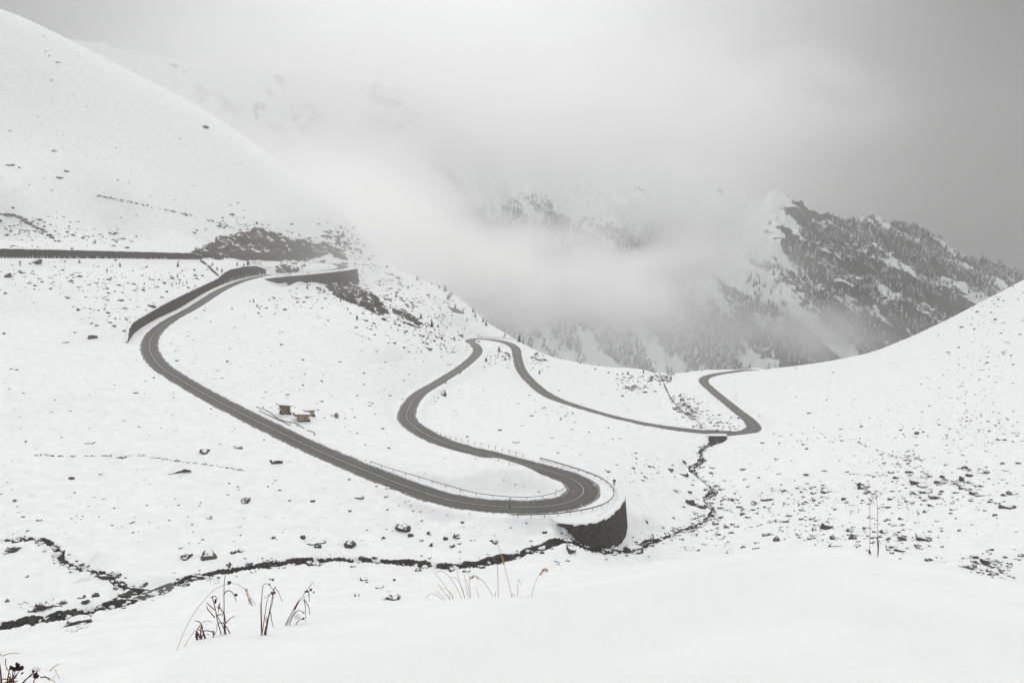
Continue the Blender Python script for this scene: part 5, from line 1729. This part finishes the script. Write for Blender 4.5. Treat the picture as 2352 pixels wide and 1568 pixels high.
hut(655, 950, "tall brown plank hut with a sloping snow-covered roof beside the long road", 1)
hut(695, 965, "low pale hut with a red board under its snowy roof", 2)
hut(711, 953, "small whitish shed half hidden behind the red-edged hut", 3)
p = hit(773, 958, 60); root = empty("kennel", p, .35); tag(root, "tiny gabled wooden kennel standing alone right of the huts", "kennel")
w = MB(); w.prism([(-.55, -.3), (.55, -.3), (.55, .75), (0, 1.25), (-.55, .75)], -.6, .6); w.build("wall", M_PALE, root)
MB().box((-.3, -.64, -.1), (.1, -.6, .5)).build("opening", M_DARKWOOD, root)
for s in (-1, 1):
    r = MB(); r.prism([(0, 1.22), (s * .8, .55), (s * .8, .70), (0, 1.38)] if s > 0 else [(0, 1.38), (s * .8, .70), (s * .8, .55), (0, 1.22)], -.75, .75); r.build("roof", M_PLANK, root)

M_HOSE = simple("black_pipe", (.02, .018, .016), (.05, .045, .04))
for k, (L, lab) in enumerate([([(588, 934), (613, 943), (640, 963), (665, 969.5), (683, 974.5), (699, 984)], "long black pipe lying on the snow between hut and road"),
                              ([(595, 943), (625, 957), (647, 967), (668, 978)], "shorter black pipe closest to the long road"),
                              ([(705.5, 988), (715.5, 991), (723, 995), (720.5, 1000)], "hooked pipe end curling near the road below the huts")]):
    P = np.array([hit(a, b, 60) for a, b in L]); P = catmull(P, 6); P[:, 2] = ground_z(P[:, 0], P[:, 1]) + .06
    c = P[len(P) // 2].copy(); o = MB().tube(P - c, .11, sides=6).build("pipe", M_HOSE, None, True); o.location = tuple(map(float, c))
    tag(o, lab, "pipe", "pipes lying by the huts")

# ------------------------------------------------------------------ dead stalks and grasses on the near snow hump
M_STALK = simple("dead_stalk", (0.055, 0.022, 0.015), (0.15, 0.062, 0.04), 14.0, 0.8)
M_SEED = simple("dark_seed", (0.018, 0.006, 0.007), (0.055, 0.02, 0.016), 20.0, 0.8)
M_STRAW = simple("straw", (0.26, 0.17, 0.085), (0.46, 0.33, 0.18), 12.0, 0.8)
M_GREY = simple("grey_straw", (0.28, 0.24, 0.20), (0.44, 0.39, 0.32), 12.0, 0.8)


def plant(name, label, cat, fr, base, stems, seeds=(), leaves=(), snow=(), straw=(), strawseed=(), y=None, r=0.0042, group=None):
    """a dead plant: stems follow their own drooping lines, standing at one place on the hump.
    fr: (x0, y0, scale) of the picture frame the lines were measured in"""
    x0, y0, sc = fr
    T = lambda q: (x0 + sc * q[0], y0 + sc * q[1])
    bp = hit(*T(base))
    if y is None:                                   # on the hump, never on the slope beyond its crest
        y = float(np.interp(math.atan(float(ray(*T(base))[0])), RC_X, RC_Y)) * 0.97
        if bp is not None and bp[1] < y: y = bp[1]
    rootp = at(*T(base), y)
    rootp = np.array([rootp[0], rootp[1], float(land(rootp[:1], rootp[1:2])[0])])
    root = empty(name, rootp); tag(root, label, cat, group)
    rnd = np.random.default_rng(int(base[0]) + int(base[1]))
    mpd = y / FPX

    def path(L):
        P = np.array([at(*T(q), y) for q in L]) - rootp
        k = np.linspace(0, 1, len(P)); P[:, 1] += rnd.normal(0, .04) * k + rnd.normal(0, .015)
        if len(P) > 2: P = catmull(P, 6)
        g = float(land(np.array([P[0, 0] + rootp[0]]), np.array([P[0, 1] + rootp[1]]))[0]) - rootp[2]
        if P[0, 2] < g + 0.06 / max(.5, 1) + .05:                    # rooted: run it down into the snow
            d = P[0] - P[1]; d /= np.linalg.norm(d) + 1e-9
            P = np.vstack([np.array([P[0, 0], P[0, 1], min(P[0, 2], g) - .08]), P])
        return P

    def many(Ls, mat, pname, rr_):
        for L in Ls:
            MB().tube(path(L), rr_ * (1.15 if name == 'dead_plant' else .72), rr_ * .6, 5).build(pname, mat, root, True)
    many(stems, M_STALK if name != "grass_tuft" else M_GREY, "stem" if name != "grass_tuft" else "blade", r)
    many(straw, M_STRAW, "blade", r * .75)
    for q in seeds:
        cx, cy, w, h = q
        m = MB(); n = max(3, int(w * h * sc * sc / 5))
        for k in range(min(n, 14)):
            a, b = rnd.uniform(-.5, .5, 2)
            c = at(*T((cx + a * w * .8, cy + b * h * .8)), y + rnd.normal(0, .015)) - rootp
            m.blob(c, min(w, h) * sc * mpd * rnd.uniform(.25, .42), int(rnd.integers(1e6)), 6, 4, (1, 1, rnd.uniform(.8, 1.5)), .35)
        m.build("seed_head", M_SEED, root)
    for L, n, sz in strawseed:
        P = path(L); m = MB()
        for k in range(n):
            c = P[int(rnd.integers(1, len(P)))] + rnd.normal(0, .006, 3)
            m.blob(c, sz * rnd.uniform(.7, 1.2), int(rnd.integers(1e6)), 5, 4, (.6, .6, 1.8), .3)
        m.build("seed_head", M_STRAW, root)
    for L, w in leaves:
        P = path(L); m = MB(); V = []; n = len(P)
        for k, q in enumerate(P):
            ww = w * sc * mpd * math.sin(math.pi * (0.12 + 0.83 * k / (n - 1))) * .5
            tw = .6 * math.sin(k * .9)
            V += [q + np.array([ww * math.cos(tw), ww * math.sin(tw), .15 * ww]), q + np.array([-ww * math.cos(tw), -ww * math.sin(tw), -.15 * ww])]
        m.add(V, [(2 * k, 2 * k + 1, 2 * k + 3, 2 * k + 2) for k in range(n - 1)])
        o = m.build("leaf", M_SEED if name != "grass_tuft" else M_GREY, root)
        so = o.modifiers.new("thickness", 'SOLIDIFY'); so.thickness = .003
    for cx, cy, rad in snow:
        c = at(*T((cx, cy)), y) - rootp
        MB().blob(c, rad * sc * mpd, int(cx), 10, 8, (1.1, 1, .9), .12).build("snow_clump", M_CAP, root, True)
    return root


Z5 = (367.5, 1277.0, .1719)
G1 = "dead stalks at the edge of the near snow hump"
plant("dead_plant", "crumpled dark dead plant half buried at the hump edge, leftmost of the stalk clumps", "dead plant", Z5, (545, 1105),
      [[(500, 1135), (470, 1040), (530, 900), (460, 870)], [(610, 1100), (570, 980), (545, 910)], [(610, 1085), (590, 990), (700, 995), (730, 1020), (715, 1070)], [(540, 1120), (565, 1020), (500, 990)], [(480, 1130), (500, 1040), (470, 1000)]],
      seeds=[(490, 1060, 30, 80), (560, 945, 26, 60), (545, 1060, 22, 60), (715, 1035, 18, 50), (640, 1040, 18, 18), (617, 915, 15, 15), (600, 1080, 18, 40)],
      leaves=[([(520, 1120), (490, 1060), (470, 1030), (480, 1090)], 16), ([(560, 1110), (550, 1040), (580, 980), (560, 930)], 18), ([(700, 1000), (725, 1030), (715, 1070)], 14)],
      straw=[[(540, 1110), (540, 950), (570, 885), (640, 865), (690, 890)], [(560, 1110), (535, 1010), (520, 960)], [(470, 1140), (400, 1165), (320, 1215)]], r=.0055, group=G1)
plant("dry_grass", "very long thin tan blade arching high over the dark stalks", "grass", Z5, (235, 1248), [],
      straw=[[(235, 1248), (330, 1000), (470, 740), (620, 550), (740, 430), (860, 375), (960, 345), (1060, 365), (1140, 420), (1200, 500), (1250, 570), (1300, 645)], [(320, 1215), (380, 1110), (460, 990)]],
      strawseed=[([(1140, 420), (1170, 460), (1200, 510), (1230, 560), (1265, 600)], 26, .007)], r=.0045, group="grasses on the near snow hump")
plant("dead_plant", "tall reddish stalk with side branches and a hooked seed head, tallest of the stalk clumps", "dead plant", Z5, (865, 1040),
      [[(865, 1040), (858, 700), (855, 350), (872, 220)], [(857, 500), (900, 460), (960, 465), (1000, 500), (1035, 585)], [(815, 1055), (760, 860), (730, 715), (695, 550), (720, 545), (755, 605)], [(730, 715), (650, 640), (630, 622)], [(745, 800), (640, 680), (635, 650)], [(945, 1025), (900, 930), (840, 865), (790, 880), (780, 980)],
       [(895, 1035), (830, 900), (760, 770)], [(860, 760), (780, 690), (750, 680)], [(760, 790), (840, 787)], [(880, 890), (960, 800), (1035, 750)], [(880, 880), (883, 680)], [(800, 625), (780, 760)]],
      seeds=[(1020, 515, 35, 40), (690, 545, 30, 25), (742, 595, 30, 60), (628, 622, 25, 15), (770, 687, 40, 22), (770, 787, 15, 15), (835, 787, 15, 15), (928, 355, 50, 35), (862, 510, 12, 30)], r=.0048, group=G1)
plant("dead_plant", "upright bundle of dark red stalks bending over at the top, between two other stalk clumps", "dead plant", Z5, (1385, 1050),
      [[(1355, 1055), (1350, 850), (1335, 620)], [(1370, 1050), (1365, 700), (1385, 420), (1410, 345), (1470, 330), (1545, 405)], [(1395, 1050), (1430, 880), (1470, 650), (1500, 450)], [(1415, 1045), (1450, 800), (1490, 620), (1510, 460), (1550, 520), (1595, 665)], [(1360, 1040), (1400, 780), (1440, 560), (1490, 500)], [(1480, 740), (1500, 840), (1530, 930)], [(1400, 1050), (1425, 930), (1390, 790)], [(1430, 1000), (1455, 880), (1480, 740)]],
      seeds=[(1475, 310, 40, 25), (1510, 315, 30, 28), (1465, 380, 22, 22), (1545, 415, 25, 18), (1495, 495, 30, 50), (1450, 515, 25, 18), (1535, 490, 28, 35), (1507, 555, 18, 15)],
      leaves=[([(1380, 1045), (1405, 960), (1430, 870), (1420, 800)], 16), ([(1425, 1010), (1440, 930), (1450, 900)], 14)], snow=[(1410, 548, 22)], r=.0036, group=G1)
plant("dead_plant", "leaning pair of dark stalks with drooping heads and clinging snow, rightmost stalk clump", "dead plant", Z5, (1680, 921),
      [[(1670, 922), (1760, 750), (1860, 590), (1940, 490), (2030, 375)], [(1690, 920), (1790, 740), (1875, 575)], [(1900, 570), (1940, 640), (1965, 800)], [(1910, 560), (1980, 690), (1985, 800)], [(1725, 910), (1800, 760), (1860, 720), (1925, 745)], [(1990, 460), (2000, 600)], [(1820, 890), (1870, 850), (1940, 822)]],
      seeds=[(1962, 465, 55, 28), (2018, 445, 45, 30), (2052, 482, 22, 25), (1985, 515, 20, 25), (1925, 750, 22, 35), (1815, 755, 22, 18), (1910, 832, 40, 25), (1945, 855, 18, 15)],
      leaves=[([(1800, 700), (1845, 610), (1880, 570)], 22)], snow=[(1832, 805, 42), (1905, 555, 38)], r=.0045, group=G1)
Z7 = (955.5, 1240.3, .15625)
plant("grass_tuft", "fan-shaped tuft of pale grey grass blades at the middle of the hump crest", "grass", Z7, (640, 862),
      [[(670, 855), (560, 640), (450, 510), (370, 465), (290, 485)], [(545, 870), (420, 690), (240, 500)], [(540, 815), (450, 710), (390, 680), (330, 710)], [(465, 885), (380, 790), (290, 715)], [(395, 890), (320, 840), (240, 805), (180, 820), (140, 880)], [(715, 828), (660, 640), (620, 490), (610, 400)], [(715, 828), (650, 640), (570, 545), (520, 560)], [(765, 832), (735, 640), (705, 470)], [(790, 832), (770, 680), (740, 560)], [(800, 795), (785, 600), (775, 450)], [(490, 820), (440, 770)], [(500, 870), (430, 760), (330, 600)]],
      r=.0042, group="grasses on the near snow hump")
plant("dry_grass", "short bent straw with a drooping tan head just right of the grass tuft", "grass", Z7, (1130, 828), [], straw=[[(1130, 828), (1040, 680), (960, 590), (900, 555), (850, 530), (790, 560)], [(925, 848), (905, 760), (880, 690)]],
      strawseed=[([(930, 570), (860, 535), (795, 560)], 24, .008)], r=.0055, group="grasses on the near snow hump")
plant("dry_grass", "slim upright grey stalk crossing the stream, beside the long straw", "grass", Z7, (1210, 838), [[(1210, 838), (1203, 500), (1190, 250)], [(1165, 835), (1165, 750)]], seeds=[(1190, 280, 12, 50)], r=.0042, group="grasses on the near snow hump")
plant("dry_grass", "long straw leaning left with a feathery head in front of the stream", "grass", Z7, (1410, 832), [], straw=[[(1410, 832), (1360, 600), (1290, 350), (1240, 200), (1205, 80)], [(1410, 830), (1420, 770), (1490, 832)], [(1490, 832), (1510, 570), (1545, 640)]],
      strawseed=[([(1295, 380), (1280, 320), (1265, 270)], 18, .008)], r=.0055, group="grasses on the near snow hump")
plant("dry_grass", "straw leaning right with a hooked golden head, rightmost of the middle grasses", "grass", Z7, (1695, 840), [], straw=[[(1695, 840), (1730, 700), (1800, 530), (1850, 470), (1890, 430), (1935, 445)], [(1640, 880), (1650, 840)]],
      strawseed=[([(1820, 510), (1860, 460), (1895, 430), (1930, 445)], 30, .008)], r=.005, group="grasses on the near snow hump")
Z8 = (1745.6, 1056.6, .2578)
plant("dead_plant", "thin tall straight stalk with a dark red tuft, left of the two on the right", "dead plant", Z8, (985, 842), [[(985, 842), (981, 780), (983, 600), (978, 370), (975, 345)], [(975, 800), (985, 820), (995, 845)]], seeds=[(975, 343, 22, 14), (990, 358, 20, 16)], leaves=[([(980, 840), (975, 815), (985, 798)], 12)], r=.0026, group="tall stalks on the right of the hump")
plant("dead_plant", "thin tall jointed stalk with sparse tiny buds, right of the two on the right", "dead plant", Z8, (1054, 860), [[(1054, 862), (1052, 640), (1045, 450), (1038, 320)], [(1040, 340), (1018, 302)], [(1040, 335), (1052, 315)], [(1050, 700), (1036, 690), (1034, 710)]], seeds=[(1018, 303, 10, 10), (1050, 318, 10, 14), (1036, 328, 12, 10), (1045, 480, 7, 16), (1050, 575, 8, 8)], leaves=[([(1056, 800), (1062, 730), (1061, 700)], 13)], r=.0028, group="tall stalks on the right of the hump")
Z6 = (0.0, 1396.5, .1172)
G2 = "blurred dead plants in the near left corner"
YN = 3.7
plant("dead_plant", "big dark seed head with spiky radiating leaves in the bottom left corner", "dead plant", Z6, (215, 1640),
      [[(205, 1720), (225, 1440), (250, 1300), (300, 1180)], [(140, 1720), (120, 1466), (132, 1250), (122, 1180)], [(230, 1400), (330, 1300), (430, 1270)]] + [[(222, 1410), (222 + 110 * math.cos(a), 1410 - 95 * math.sin(a))] for a in (0.1, .5, .8, 1.2, 1.7, 2.1, 2.5, 2.9, 3.3, -.4, -.9)] + [[(220, 1410), (100, 1350), (-30, 1400)]],
      seeds=[(350, 1120, 70, 90), (410, 1165, 90, 70), (320, 1185, 90, 60), (225, 1160, 55, 60), (265, 1195, 50, 60), (435, 1268, 55, 35), (125, 1195, 22, 50)], straw=[[(100, 1000), (118, 1120), (190, 1220), (250, 1320)], [(-40, 1010), (20, 975), (100, 945), (200, 922), (340, 915)]], y=YN, r=.0036, group=G2)
plant("dead_plant", "twin dark seed heads under a lump of snow, right of the big corner seed head", "dead plant", Z6, (420, 1640),
      [[(330, 1720), (420, 1466), (520, 1405), (620, 1355)], [(560, 1640), (640, 1440), (665, 1350)], [(760, 1370), (840, 1410), (880, 1500)], [(470, 1440), (600, 1300), (640, 1270)]],
      seeds=[(655, 1235, 45, 55), (700, 1315, 80, 75), (735, 1330, 50, 45)], snow=[(695, 1165, 52)], straw=[[(700, 1260), (740, 1190), (790, 1180)], [(950, 1250), (1010, 1190), (1060, 1185)], [(880, 1310), (980, 1360), (1090, 1440)]], y=YN, r=.0034, group=G2)
plant("dry_grass", "small broken straw forming a letter-like shape near the bottom left corner", "grass", Z6, (1165, 1372), [], straw=[[(1165, 1374), (1110, 1285), (1045, 1200)], [(1125, 1215), (1080, 1215)], [(1120, 1290), (1085, 1295), (1100, 1340)]], r=.0045, group="grasses on the near snow hump")
plant("dead_plant", "dark red stalk tip leaning in from the picture's left edge", "dead plant", Z6, (80, 1640), [[(110, 1720), (60, 1100), (30, 940), (-10, 850)]], seeds=[(20, 920, 22, 45), (0, 880, 20, 40)], y=YN, r=.0045, group=G2)
